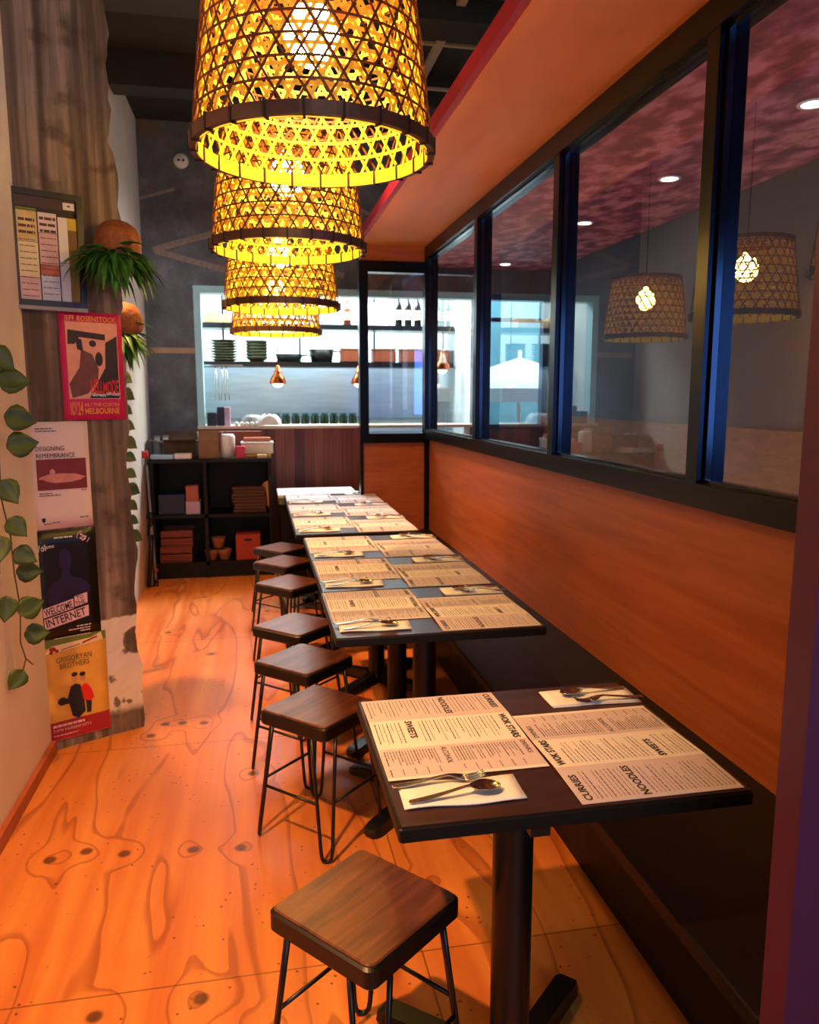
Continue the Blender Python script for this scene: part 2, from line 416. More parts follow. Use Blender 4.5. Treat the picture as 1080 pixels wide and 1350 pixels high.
# ------------------------------------------------------------------ the setting
XL, YB, XW, XR, ZC = -.914, 7.3, 1.40, 2.80, 3.85
def boxo(name, m, *b, parent=None, bev=0):
    q = MB(); q.box(*b, bev=bev); return q.build(name, m, parent)
struct(boxo('floor', M['floor'], XL-.1, 4.6, -1.6, 11.2, -.06, 0))
struct(boxo('ceiling', M['ceilblack'], XL-.1, 3.0, -1.6, 8.9, ZC, ZC+.06))
struct(boxo('wall_left', M['plaster'], XL-.1, XL, -1.6, YB, 0, ZC))
struct(boxo('baseboard_left', M['skirt'], XL, XL+.022, -1.6, 3.47, 0, .055))
# back wall with the kitchen pass and the patio window cut out of it
q = MB()
q.box(XL-.1, -.5, YB, YB+.12, 0, ZC); q.box(-.5, 3.0, YB, YB+.12, 2.49, ZC)
q.box(2.06, 2.12, YB, YB+.12, 0, 2.49); q.box(2.12, 3.0, YB, YB+.12, 0, 1.22)
wb = struct(q.build('wall_back', M['mural']))
q = MB()
def stroke(mb, a, b, w, y=YB-.003):
    d = Vector((b[0]-a[0], b[1]-a[1])); n = Vector((-d.y, d.x)).normalized()*w/2
    c = [(a[0]-n.x, a[1]-n.y), (b[0]-n.x, b[1]-n.y), (b[0]+n.x, b[1]+n.y), (a[0]+n.x, a[1]+n.y)]
    mb.add([(x, y, z) for x, z in c] + [(x, YB, z) for x, z in c], [(0,1,2,3),(0,4,5,1),(1,5,6,2),(2,6,7,3),(3,7,4,0)])
stroke(q, (-.82, 2.79), (-.2, 2.98), .05); stroke(q, (-.80, 2.78), (-.05, 2.60), .05, YB-.0045)
stroke(q, (-.91, 3.21), (-.62, 3.30), .025); stroke(q, (-.84, 2.70), (-.9, 2.66), .02)
stroke(q, (.6, 3.36), (1.1, 3.15), .03); stroke(q, (.62, 3.22), (1.05, 3.06), .02); stroke(q, (.5, 2.7), (.83, 2.62), .05)
q.build('chalk_line', plain('chalk_paint', '#8d7f78', .9, noise=.2, nscale=30), wb)
boxo('pale_band', plain('pale_band_paint', '#a98d72', .8, noise=.15, nscale=10), -.88, -.505, YB-.004, YB, 1.915, 1.965, parent=wb)
boxo('duct_panel', plain('grey_panel_paint', '#6c6158', .8, noise=.1), -.90, -.72, YB-.012, YB, 3.70, 3.87-.03, parent=wb)
# pass frame, white with the teal light put into its colour
q = MB()
q.box(-.5, -.44, YB-.02, YB+.13, 1.276, 2.44); q.box(-.5, 2.06, YB-.02, YB+.13, 2.44, 2.50)
struct(q.build('trim_1', M['teal']))
q = MB(); q.box(-.5, .95, YB-.05, YB+.02, 0, 1.25); struct(q.build('wall_counter', M['planks']))
q = MB(); q.box(-.5, 2.06, YB-.09, YB+.35, 1.25, 1.275)
tag(q.build('pass_counter', plain('pale_counter', '#dcc6ae', .35, noise=.06)), 'long pale counter top of the kitchen pass above the red boards', 'counter')
# kitchen shell
KY = 8.75
struct(boxo('wall_kitchen', M['kwhite'], -.62, 2.12, KY, KY+.08, 0, 2.9))
struct(boxo('wall_kitchen_left', M['kwhite'], -.62, -.56, YB+.12, KY, 0, 2.9))
struct(boxo('wall_kitchen_right', M['kwhite'], 2.06, 2.12, YB+.12, KY, 0, 2.9))
struct(boxo('ceiling_kitchen', M['white'], -.62, 2.12, YB+.12, KY, 2.84, 2.9))
q = MB(); q.box(-.56, 2.06, KY-.015, KY, 1.30, 1.86)
tag(q.build('splashback', M['brushed']), 'brushed steel splashback across the kitchen back wall', 'splashback')
# right partition: plywood dado, black frames, glass
YN, YC = 1.09, 6.25
struct(boxo('wall_right', M['ply'], XW-.01, XW+.06, YN, YC+.06, 0, 1.20))
struct(boxo('wall_cross', M['ply'], .84, XW-.01, YC, YC+.06, 0, 1.17))
q = MB(); q.box(.84, XW, YC-.005, YC+.06, 2.585, 2.70); struct(q.build('trim_2', M['ply']))
q = MB()
q.box(1.35, 1.455, YN, YC+.07, 1.20, 1.275); q.box(1.35, 1.455, YN, YC+.07, 2.61, 2.70)
for y in (2.254, 3.48, 4.79): q.box(1.355, 1.45, y-.032, y+.032, 1.275, 2.61)
q.box(1.35, 1.455, YC-.03, YC+.07, 0, 2.70); q.box(1.35, 1.455, YN, YN+.05, 1.275, 2.61)
struct(q.build('trim_3', M['frame']))
q = MB()
q.box(.825, 1.35, YC-.03, YC+.07, 1.17, 1.245); q.box(.825, 1.35, YC-.03, YC+.07, 2.50, 2.585); q.box(.825, .895, YC-.03, YC+.07, 1.245, 2.50)
q.box(.825, .85, YC-.02, YC+.07, 0, 1.17)
struct(q.build('trim_4', M['frame']))
# slim glazing beads
q = MB()
for y0, y1 in ((1.14,2.222),(2.286,3.448),(3.512,4.758),(4.822,6.22)):
    q.box(1.378, 1.398, y0, y1, 1.275, 1.287); q.box(1.378, 1.398, y0, y1, 2.598, 2.61)
    q.box(1.378, 1.398, y0, y0+.012, 1.287, 2.598); q.box(1.378, 1.398, y1-.012, y1, 1.287, 2.598)
struct(q.build('trim_5', plain('satin_black_bead', '#1a1816', .18, .4)))
for k, (y0, y1) in enumerate(((1.14,2.222),(2.286,3.448),(3.512,4.758),(4.822,6.22))):
    struct(boxo('window_%d' % (k+1), M['glass'], 1.402, 1.408, y0, y1, 1.275, 2.61))
struct(boxo('window_5', M['glass'], .895, 1.35, YC+.017, YC+.023, 1.245, 2.50))
# soffit above the booths
struct(boxo('ceiling_soffit', M['ply_soffit'], .84, XW+.05, YN-.3, YC+.06, 2.70, 2.715))
q = MB(); q.box(.81, .84, YN-.3, YC+.06, 2.705, 2.775); struct(q.build('trim_6', M['maroon']))
q = MB(); q.box(.84, XW+.05, YN-.3, YC+.06, 2.716, 2.765); struct(q.build('trim_7', M['black']))
# end wall at the near end of the booth
struct(boxo('wall_front', M['purple'], .845, XW+.06, 1.03, YN, 0, 2.70))
# room beyond the glass
struct(boxo('ceiling_side', M['pink_ceiling'], XW+.055, XR+.1, -1.6, YB, 2.72, 2.78))
struct(boxo('wall_side', M['grey_plaster'], XR, XR+.1, -1.6, YB, 0, 2.72))
struct(boxo('trim_8', M['dado'], XR-.02, XR, -1.6, YB, 0, 1.36))
for k, y in enumerate((3.0, 4.13, 5.26, 7.0)):
    t = thing('downlight', 'round recessed downlight in the pink ceiling behind the glass, %s' % ['nearest the camera', 'second from the camera', 'third from the camera', 'farthest, close to the back wall'][k], 'ceiling light', (2.26, y, 2.72), 0, 'downlights beyond the glass')
    q = MB(); q.lathe([(.045,-.004),(.06,-.006),(.062,0)], 24, cap=False); q.build('trim_ring', M['white'], t)
    q = MB(); q.lathe([(0,-.003),(.045,-.004)], 24, cap=False); q.build('lens', M['downlit'], t)
# patio beyond the back window
struct(boxo('wall_patio', M['patio'], 1.9, 4.6, 11.0, 11.1, 0, 3.6))
q = MB(); q.box(2.12, 2.17, YB, YB+.1, 1.22, 2.49); q.box(2.75, 2.80, YB, YB+.1, 1.22, 2.49); q.box(2.17, 2.75, YB, YB+.1, 2.44, 2.49); q.box(2.17, 2.75, YB, YB+.1, 1.22, 1.27); q.box(2.17,2.75,YB+.02,YB+.08,2.24,2.28)
struct(q.build('trim_9', plain('blue_window_frame', '#1d3f7a', .3)))
# front shop wall (behind the camera) with its big window opening
q = MB(); q.box(XL, 3.0, -1.6, -1.5, 2.6, ZC); q.box(XL, -.2, -1.6, -1.5, 0, 2.6); q.box(1.45, 3.0, -1.6, -1.5, 0, 2.6)
struct(q.build('wall_shopfront', M['plaster']))

# ceiling services
for k, (x0, x1, y0, y1, z0, z1) in enumerate([(-.4,2.2,3.1,3.3,3.55,3.85),(-.9,2.8,4.55,4.8,3.6,3.85),(-.9,2.8,5.9,6.1,3.62,3.85)]):
    tag(boxo('ceiling_beam', M['duct'], x0, x1, y0, y1, z0, z1), 'dark beam across the black ceiling, %s of three' % ['nearest', 'middle', 'farthest'][k], 'beam', 'dark ceiling beams')
t = thing('ceiling_grid', 'thin grey rails crossing under the black ceiling above the soffit', 'ceiling rail', (0,0,3.68))
q = MB(); q.box(1.16, 1.21, 3.4, 6.9, 0, .03); q.build('main_rail', M['batten'], t)
for y in (4.42, 5.05, 5.75, 6.25):
    q = MB(); q.box(-.2, 2.4, y, y+.03, .005, .02); q.build('cross_rail', M['batten'], t)
q = MB()
for y in (3.6, 6.6): q.tube([(1.185,y,.03),(1.185,y,.17)], .004, 6)
q.build('hanger', M['cord'], t)

# ------------------------------------------------------------------ concrete pillar
PA, PB = Vector((XL, 3.49, 0)), Vector((-.559, 3.68, 0))
PD = (PB-PA).normalized(); PN = Vector((PD.y, -PD.x, 0)); PANG = math.atan2(PD.y, PD.x)
q = MB(); rows = []; rnd = random.Random(3)
nz = 90
for i in range(nz+1):
    z = ZC*i/nz
    e = .010*math.sin(z*9.1)+.007*math.sin(z*23+1)+rnd.uniform(-.004,.004)
    if z < .35: e += .0*z
    if 1.9 < z < 2.6: e += .012
    if 2.78 < z < 3.0: e -= .012
    w = .403+e
    r = [PA + PD*(w*k/8) + PN*(.0 if k in (0,8) else .002*math.sin(z*31+k*2.1)) for k in range(9)]
    r += [PA + PD*(w-.02) + Vector((-.05,.22,0)), Vector((XL, 4.0, 0))]
    rows.append([(p.x, p.y, z) for p in r])
q.grid(rows, None, False)
q.add([rows[-1][k] for k in range(11)], [tuple(range(11))])
tag(q.build('concrete_pillar', M['concrete']), 'rough brown concrete pillar on the left covered with posters', 'pillar')

def poster(name, label, s0, s1, z0, z1, m, tilt=0, off=.006, cat='poster'):
    """empty at lower left corner of a sheet on the pillar face; local x along the face, y up, z out of the wall"""
    P = PA + PD*s0 + PN*off + Vector((0,0,z0))
    t = thing(name, label, cat)
    X, Y, Z = PD, Vector((0,0,1)), PN
    R = Matrix(((X.x,Y.x,Z.x),(X.y,Y.y,Z.y),(X.z,Y.z,Z.z)))
    t.rotation_euler = (R @ Matrix.Rotation(tilt, 3, 'Z')).to_euler(); t.location = P
    W, H = s1-s0, z1-z0
    q = MB(); q.grid([[(W*i/6, H*j/8, .0012*math.sin(i*1.3+j*.9)) for i in range(7)] for j in range(9)], .002); q.build('sheet', m, t)
    return t, W, H
def flat(t, name, m, polys, z=.003, label=None):
    q = MB()
    for p in polys: q.prism(p, z-.0008, z)
    o = q.build(name, m, t)
    if label: o['label'] = label
    return o
def rect(x0, x1, y0, y1): return [(x0,y0),(x1,y0),(x1,y1),(x0,y1)]
def ell(cx, cy, rx, ry, n=18, a0=0, rot=0):
    return [(cx+rx*math.cos(2*PI*k/n)*math.cos(rot)-ry*math.sin(2*PI*k/n)*math.sin(rot), cy+rx*math.cos(2*PI*k/n)*math.sin(rot)+ry*math.sin(2*PI*k/n)*math.cos(rot)) for k in range(n)]
def texts(t, name, m, items, z=.0042):
    q = MB()
    for (txt, x, y, size, fit, bold, rot) in items: add_text(q, txt, x, y, z, size, bold, fit=fit, rot=rot)
    return q.build(name, m, t)
def dashes(mb, x0, x1, y, h, z, seed, wmin=.006, wmax=.02, gap=.003):
    r = random.Random(seed); x = x0
    while x < x1-.002:
        w = min(r.uniform(wmin, wmax), x1-x)
        mb.add([(x,y,z),(x+w,y,z),(x+w,y+h,z),(x,y+h,z)], [(0,1,2,3)]); x += w+gap

# magenta gig poster
t, W, H = poster('gig_poster', 'magenta concert poster with a black and pink photo and orange lettering, on the pillar', .136, .396, 1.445, 1.897, M['pinkposter'], 0, .009)
x0, x1, y0, y1 = .028, W-.024, .092, .408
flat(t, 'photo_border', M['salmon'], [rect(x0-.003, x1+.003, y0-.003, y1+.003)], .0026)
flat(t, 'photo', M['salmon'], [rect(x0, x1, y0, y1)], .0032)
flat(t, 'photo_shadow', M['darkprint'], [[(x0+.005,y1-.03),(x1-.05,y1-.045),(x1-.05,y1-.07),(x0+.05,y1-.06),(x0+.03,y1-.09),(x0+.002,y1-.09)],
     [(x1-.05,y1-.08),(x1,y1-.05),(x1,y0),(x0+.08,y0),(x0+.13,y0+.09),(x1-.055,y0+.13)],
     ell(x0+.105, y1-.085, .015, .014), [(x0+.035,y1-.06),(x0+.06,y1-.07),(x0+.065,y1-.12),(x0+.04,y1-.11)], ell(x0+.128, y1-.15, .016, .03)], .0037)
flat(t, 'photo_figure', M['brownprint'], [[(x0+.055,y1-.11),(x0+.10,y1-.13),(x0+.125,y1-.19),(x0+.12,y0+.075),(x0+.075,y0+.02),(x0+.01,y0),(x0,y0+.06),(x0+.045,y0+.13)]], .0035)
texts(t, 'title', M['orangetext'], [('JEFF ROSENSTOCK', .022, H-.037, .030, W-.045, .012, 0), ('MELBOURNE', .085, .026, .034, .145, .02, 0), ('60 / THE CURTIN', .085, .058, .020, .145, .015, 0)])
q = MB()
for ch, cx in (('NOV', .026), ('24', .056)):
    vs, fs = text_mesh(ch, .03, .03*.5); ww = max(v[0] for v in vs)
    k = (.028 if ch == 'NOV' else .022)/ww
    q.add([(v[0]*k, v[1]*2.6, v[2]) for v in vs], fs, False, T(cx, .022, .0042))
q.build('date', M['orangetext'], t)
q = MB()
vs, fs = text_mesh('HELLMODE', .03, .02); ww = max(v[0] for v in vs)
q.add([(v[0]*.118/ww, v[1]*2.5*(1+.12*math.sin(v[0]*60)), v[2]) for v in vs], fs, False, T(x1-.122, y0+.024, .0046) @ RZ(-.03))
q.build('album_title', M['redtext'], t)
texts(t, 'subtitle', M['whitetext'], [('down', x1-.118, y0+.010, .024, .058, .02, -.06), ('under', x1-.058, y0+.014, .024, .060, .02, -.06)], .0046)

# pale exhibition poster
t, W, H = poster('exhibition_poster', 'pale pink poster with a maroon landscape photo, reading DESIGNING REMEMBRANCE', -.004, .229, .985, 1.440, M['posterwhite'], 0, .004)
flat(t, 'photo', M['maroonprint'], [rect(.016, W-.016, .168, .298)], .0032)
flat(t, 'photo_shape', M['blushprint'], [[(.025,.222),(.06,.234),(.11,.236),(.17,.232),(.212,.218),(.19,.205),(.15,.198),(.09,.196),(.05,.206)], ell(.078,.243,.011,.014), ell(.028,.218,.004,.006)], .0037)
texts(t, 'title', M['ink'], [('DESIGNING', .016, .334, .027, .113, .0, 0), ('REMEMBRANCE', .016, .304, .027, .155, .0, 0)])
q = MB()
for k, (xa, xb, y) in enumerate([(.02,.09,.425),(.02,.105,.414),(.02,.075,.152),(.02,.11,.143),(.03,.06,.022),(.065,.095,.026),(W-.055,W-.02,.04),(W-.04,W-.02,.158)]): dashes(q, xa, xb, y, .004, .0034, k)
q.build('small_print', M['greyink'], t)
flat(t, 'crest', M['ink'], [[(.024,.05),(.038,.05),(.038,.036),(.031,.03),(.024,.036)]], .0034)

# black event poster
t, W, H = poster('event_poster', 'black poster with a violet portrait, reading WELCOME TO THE INTERNET', -.024, .235, .492, .978, M['blackposter'], 0, .006)
flat(t, 'portrait', M['violetprint'], [ell(.125,.355,.027,.05), [(.108,.31),(.142,.31),(.146,.28),(.20,.262),(.225,.225),(.215,.18),(.05,.165),(.03,.21),(.06,.255),(.10,.275)]], .0034)
q = MB(); a = .19
for (txt, x, y, s, fit) in (('WELCOME', .03, .118, .046, .118), ('INTERNET', .032, .068, .05, .168), ('TO', .162, .182-.012, .026, .03), ('THE', .158, .146, .026, .04)):
    add_text(q, txt, x, y, .0048, s, .012, fit=fit, rot=a)
t2 = q.build('title', M['ink'], t)
flat(t, 'title_backing', M['pinktext'], [[(.022,.112),(.148,.137),(.148,.18),(.022,.152)], [(.153,.142),(.207,.153),(.207,.20),(.153,.188)], [(.024,.058),(.21,.094),(.21,.142),(.024,.105)]], .004)
q = MB()
add_text(q, 'Vol', .012, .40, .0044, .042, 0, xs=.7, rot=.1); add_text(q, 'Come', .036, .41, .0044, .024, 0, xs=.8, rot=.1)
for k, (xa, xb, y, h) in enumerate([(.085,.16,.452,.006),(.155,.215,.052,.004),(.12,.215,.04,.004),(.17,.215,.029,.004),(.06,.215,.012,.003)]): dashes(q, xa, xb, y, h, .0044, k+20, .008, .02)
q.build('small_print', M['whitetext'], t)
q = MB()
for a0, a1 in ((100, 190), (300, 350)):
    pts = [(.205+.026*math.cos(math.radians(a)), .447+.026*math.sin(math.radians(a)), .0044) for a in range(a0, a1+1, 10)]
    q.tube(pts, .0018, 5)
for dx, dy in ((-.006,.012),(.002,.004),(-.008,-.004),(.008,-.008),(.012,.0),(.0,-.012)): q.prism(ell(.203+dx, .447+dy, .005, .005, 8), .0036, .0044)
q.build('round_emblem', M['pinktext'], t)

# yellow concert poster
t, W, H = poster('concert_poster', 'yellow concert poster of two figures with a crimson foot band, lowest on the pillar', -.010, .252, .042, .505, M['yellowposter'], 0, .0055)
flat(t, 'green_band', M['greenprint'], [rect(.0, W, .425, H)], .0026)
flat(t, 'cream_banner', M['creamprint'], [[(.0,.40),(.03,.432),(.2,.442),(W-.02,.46),(W-.012,.425),(.1,.405)]], .0031)
flat(t, 'banner_print', M['crimson'], [ell(.035,.418,.014,.011), ell(.052,.408,.008,.008), ell(.028,.403,.008,.006), [(.16,.428),(.225,.446),(.225,.438),(.16,.42)], [(.07,.411),(.15,.424),(.15,.42),(.07,.407)]], .0036)
flat(t, 'crimson_band', M['crimson'], [rect(.004, W-.002, .004, .086)], .0031)
texts(t, 'title', M['olivetext'], [('GRIGORYAN', .045, .352, .036, .150, .0, .02), ('BROTHERS', .058, .322, .036, .125, .0, .02)])
q = MB()
q.prism([(.085,.19),(.10,.235),(.12,.245),(.14,.235),(.152,.2),(.156,.11),(.125,.085),(.10,.1)], .0028, .0037); q.prism(ell(.062,.176,.02,.018,14), .0028, .0037); q.prism(rect(.06,.1,.16,.185), .0028, .0036)
q.prism(ell(.118,.288,.013,.010,14), .0034, .0043); q.prism(ell(.152,.283,.013,.010,14), .0034, .0043); q.prism([(.16,.16),(.185,.15),(.18,.1),(.162,.1)], .003, .0041)
q.build('dark_clothing_print', M['ink'], t)
flat(t, 'jacket_print', M['redtext'], [[(.142,.225),(.158,.238),(.172,.232),(.188,.205),(.196,.165),(.185,.155),(.16,.15),(.15,.17)]], .0040)
flat(t, 'face_print', M['skin'], [ell(.118,.271,.011,.017), ell(.152,.267,.011,.017), ell(.17,.14,.008,.008)], .0040)
texts(t, 'concert_details', M['pinktext'], [('7.30PM THURSDAY OCT 5', .016, .042, .017, .16, .01, .0)])
q = MB(); dashes(q, .016, .12, .022, .004, .0036, 3); dashes(q, .016, .15, .062, .011, .0036, 5, .01, .02); q.build('small_print', M['pinktext'], t)

# framed notice board
t, W, H = poster('framed_notice', 'black framed notice with columns of coloured paper, highest on the pillar', -.014, .243, 1.922, 2.352, M['darkprint'], 0, .012, 'framed notice')
q = MB()
for b in ((-.012,W+.012,-.012,.012),(-.012,W+.012,H-.012,H+.012),(-.012,.012,.012,H-.012),(W-.012,W+.012,.012,H-.012)): q.box(b[0],b[1],b[2],b[3],-.012,.012)
q.build('frame', M['black'], t)
flat(t, 'header', M['sheetwine'], [rect(.012, W-.012, H-.055, H-.012)], .0034)
flat(t, 'header_label', M['whitetext'], [rect(W-.062, W-.018, H-.05, H-.022)], .004)
flat(t, 'header_mark', M['ink'], [rect(W-.046, W-.034, H-.038, H-.032)], .0046)
for (xa, xb, segs) in ((.014,.09,[(.012,.10,'sheetpink'),(.10,.24,'creamprint'),(.24,.36,'sheetyellow'),(.36,.372,'greenprint')]),(.095,.166,[(.012,.115,'sheetblue'),(.115,.155,'orange_plastic'),(.155,.28,'sheetpink'),(.28,.36,'posterwhite')]),(.171,.208,[(.012,.17,'sheetblue'),(.17,.35,'whitetext')]),(.209,W-.013,[(.012,.22,'olivetext'),(.22,.3,'kraft'),(.3,.35,'yellow')])):
    for za, zb, mm in segs: flat(t, 'paper_panel', M[mm], [rect(xa, xb, za, zb-.002)], .0036)
q = MB()
for k in range(26):
    c = k % 2; xa = .02 if c == 0 else .1
    y = .025+.0122*k; hh = .003 if k < 20 else .011
    dashes(q, xa, xa+.062, y, hh, .0041, k, .008, .03)
q.build('print', plain('notice_print', '#5b3a3c', .7), t)
boxo('foot_ledge', M['greyplastic'], -.005, W+.008, -.028, -.013, -.012, .02, parent=t)

# ------------------------------------------------------------------ plants on the pillar and wall
def leaf_strip(mb, base, dirv, length, width, droop, seg=7, fold=.25):
    d = Vector(dirv).normalized(); side = d.cross(Vector((0,0,1)))
    side = side.normalized() if side.length > .05 else Vector((1,0,0))
    rows = []
    p = Vector(base)
    for i in range(seg+1):
        u = i/seg
        w = width*math.sin(PI*min(1,(u*.92+.08)))**.8 * (1 if u < .5 else 1-.5*(u-.5))
        if i == seg: w = .0008
        c = p
        rows.append([c - side*w/2 + Vector((0,0,w*fold)), c, c + side*w/2 + Vector((0,0,w*fold))])
        d = (d + Vector((0,0,-droop))).normalized(); p = p + d*(length/seg)
    mb.grid(rows, .0012)
def fern_basket(label, loc, rz, n, L, seed, basket=True, group='hanging fern baskets'):
    t = thing('hanging_fern', label, 'hanging plant', loc, rz, group)
    r = random.Random(seed)
    q = MB()   # half basket against the wall, seen from the side, opening outward
    q.lathe([(.0,.085),(.03,.083),(.055,.07),(.072,.045),(.08,.01),(.078,-.02),(.07,-.035),(.062,-.035),(.07,-.015),(.07,.01),(.06,.045),(.04,.065),(0,.072)], 28, T(.035,-.03,.075) @ RX(.45) @ Matrix.Scale(1.2,4) , True, False)
    q.build('basket', M['wicker'], t)
    q = MB()
    for k in range(n):
        a = r.uniform(-PI*1.05, .25); el = r.uniform(-.3, .7)
        d = (math.cos(a)*math.cos(el), math.sin(a)*math.cos(el), math.sin(el))
        leaf_strip(q, (r.uniform(-.03,.05), -.05+r.uniform(-.03,.02), r.uniform(.0,.04)), d, L*r.uniform(.65,1.1), r.uniform(.024,.040), r.uniform(.12,.36))
    q.build('foliage', M['fern'], t)
    q = MB(); q.tube([(.03,.03,.17),(.03,.0,.14)], .003, 6); q.build('hook', M['cord'], t)
    return t
pf = PA + PD*.345 + PN*.03
fern_basket('green fern in a reddish wicker basket on the front of the pillar', (pf.x, pf.y, 2.10), PANG, 120, .225, 5)
fern_basket('green fern in a basket behind the right edge of the pillar', (-.66, 4.25, 1.83), -.2, 90, .24, 9)

def heart_leaf(mb, at, n, up, s):
    n = Vector(n).normalized(); up = (Vector(up) - n*Vector(up).dot(n)).normalized(); sd = up.cross(n)
    prof = [(0,.06),(.12,.32),(.3,.44),(.5,.40),(.7,.27),(.88,.1),(1,.004)]
    rows = []
    for u, w in prof:
        c = Vector(at) + up*(u*s)
        rows.append([c - sd*w*s + n*(.10*s*w/.44), c - sd*w*s*.5 + n*.02*s, c - n*.02*s, c + sd*w*s*.5 + n*.02*s, c + sd*w*s + n*(.10*s*w/.44)])
    mb.grid(rows, tuple(-n*.0012))
def vine(name, label, stems, leaves, s):
    t = thing(name, label, 'trailing plant', stems[0][0])
    o = Vector(stems[0][0])
    q = MB()
    for st in stems: q.tube([Vector(p)-o for p in st], .0028, 6)
    q.build('stem', M['stem'], t)
    q = MB()
    r = random.Random(11)
    for (p, upv, sc) in leaves:
        heart_leaf(q, Vector(p)-o, (.45+r.uniform(-.1,.25), -1, r.uniform(.1,.4)), upv, s*sc)
    q.build('foliage', M['ivy'], t)
    return t
# near vine hanging on the left wall
def vp(x, y):   # wall point of the vine (X = -.86 plane): distance along the wall and height
    return (-.862, x, y)
st1 = [vp(2.86,1.75), vp(2.90,1.45), vp(2.88,1.2), vp(2.95,1.05), vp(2.96,.92), vp(3.0,.78), vp(2.97,.66), vp(3.02,.58), vp(3.10,.53)]
st2 = [vp(2.80,1.75), vp(2.84,1.5), vp(2.80,1.3), vp(2.83,1.1), vp(2.80,.95)]
lv = [(vp(2.93,1.60),(.3,.75,-.15),1.3),(vp(2.98,1.48),(.3,.8,-.3),1.3),(vp(2.98,1.37),(.2,.9,-.1),1.3),(vp(2.88,1.26),(.3,.5,-.9),1.15),(vp(2.93,1.12),(.3,.55,-.8),1.05),(vp(2.97,1.00),(.3,.8,-.5),1.05),
      (vp(2.82,1.08),(.2,-.6,-.5),1.1),(vp(2.98,.92),(.3,.9,-.15),1.1),(vp(2.97,.77),(.3,.9,.05),1.2),(vp(3.02,.67),(.3,.9,-.2),1.1),(vp(2.86,.86),(.2,-.7,-.4),1.1),(vp(2.98,.55),(.1,-.9,-.3),1.0),(vp(2.86,1.70),(.2,.5,-.4),1.2)]
vine('trailing_vine', 'trailing green vine hanging down the pale left wall at the photo edge', [st1, st2, [vp(3.02,.58), vp(3.0,.565), vp(2.98,.55)]], lv, .085)
# small vine on the wall behind the pillar
st = [(-.70,4.45,1.75),(-.69,4.4,1.5),(-.70,4.42,1.2),(-.69,4.4,.95),(-.70,4.42,.8)]
lv = [((-.69,4.4,1.66-.085*k), (1 if k % 2 else .8, -.1, -.45), 1+.15*math.sin(k*2)) for k in range(11)]
vine('trailing_vine', 'thin ivy strand behind the right edge of the concrete pillar', [st], lv, .075)

# thermostat on the left wall
t = thing('wall_controller', 'small black wall controller with a blue lit screen behind the vine', 'wall control', (XL, 2.99, 1.51))
boxo('body', M['black'], 0, .02, -.05, .045, -.035, .075, parent=t, bev=.004)
boxo('display', M['screen'], .02, .022, .005, .03, .0, .04, parent=t)
# round white fixture on back wall
t = thing('wall_fixture', 'small round white fixture with two dark holes high on the dark back wall', 'wall fixture', (-.556, YB, 3.53))
q = MB(); q.lathe([(.062,0),(.062,.02),(.05,.034),(0,.038)], 28, RX(PI/2), True); q.build('body', M['white'], t)
q = MB()
for dx in (-.016,.02): q.sphere((dx,-.036,0), .011, 12, 8, sc=(1.1,.4,1))
q.build('lens', M['black'], t)

# ------------------------------------------------------------------ pendant lamps
RB, RT, HH = .274, .226, .40
def rad(v): return RT + (RB-RT)*(1-v) + .003*math.sin(PI*v)
def ribbon(mb, pts, nrm, tang, w, th):
    vs = []; n = len(pts)
    for p, a, b in zip(pts, nrm, tang):
        sd = a.cross(b).normalized()*w/2
        vs += [p-sd-a*th/2, p+sd-a*th/2, p+sd+a*th/2, p-sd+a*th/2]
    fs = []
    for i in range(n-1):
        for k in range(4):
            j = (k+1) % 4; fs.append((i*4+k, i*4+j, i*4+4+j, i*4+4+k))
    mb.add(vs, fs)
def weave(N_, rings, w, th, off, k_turn, seed=0, jitter=0, v0=0, v1=1, ringw=None):
    q = MB(); r = random.Random(seed)
    def P(a, v):
        R = rad(v)+off; return Vector((R*math.cos(a), R*math.sin(a), v*HH))
    for sgn in (1, -1):
        for i in range(N_):
            a0 = 2*PI*(i + r.uniform(-jitter, jitter))/N_
            pts = [P(a0 + sgn*k_turn*(v0+(v1-v0)*j/12), v0+(v1-v0)*j/12) for j in range(13)]
            nr = [Vector((p.x, p.y, 0)).normalized() for p in pts]
            tg = [(pts[min(j+1,12)]-pts[max(j-1,0)]).normalized() for j in range(13)]
            pts = [p + n*(.0012*sgn) for p, n in zip(pts, nr)]
            ribbon(q, pts, nr, tg, w, th)
    for i in range(rings):
        v = v0 + (v1-v0)*(i+.5)/rings
        pts = [P(2*PI*j/72, v) for j in range(73)]
        nr = [Vector((p.x, p.y, 0)).normalized() for p in pts]
        tg = [Vector((-p.y, p.x, 0)).normalized() for p in pts]
        ribbon(q, pts, nr, tg, ringw or w, th)
    return q
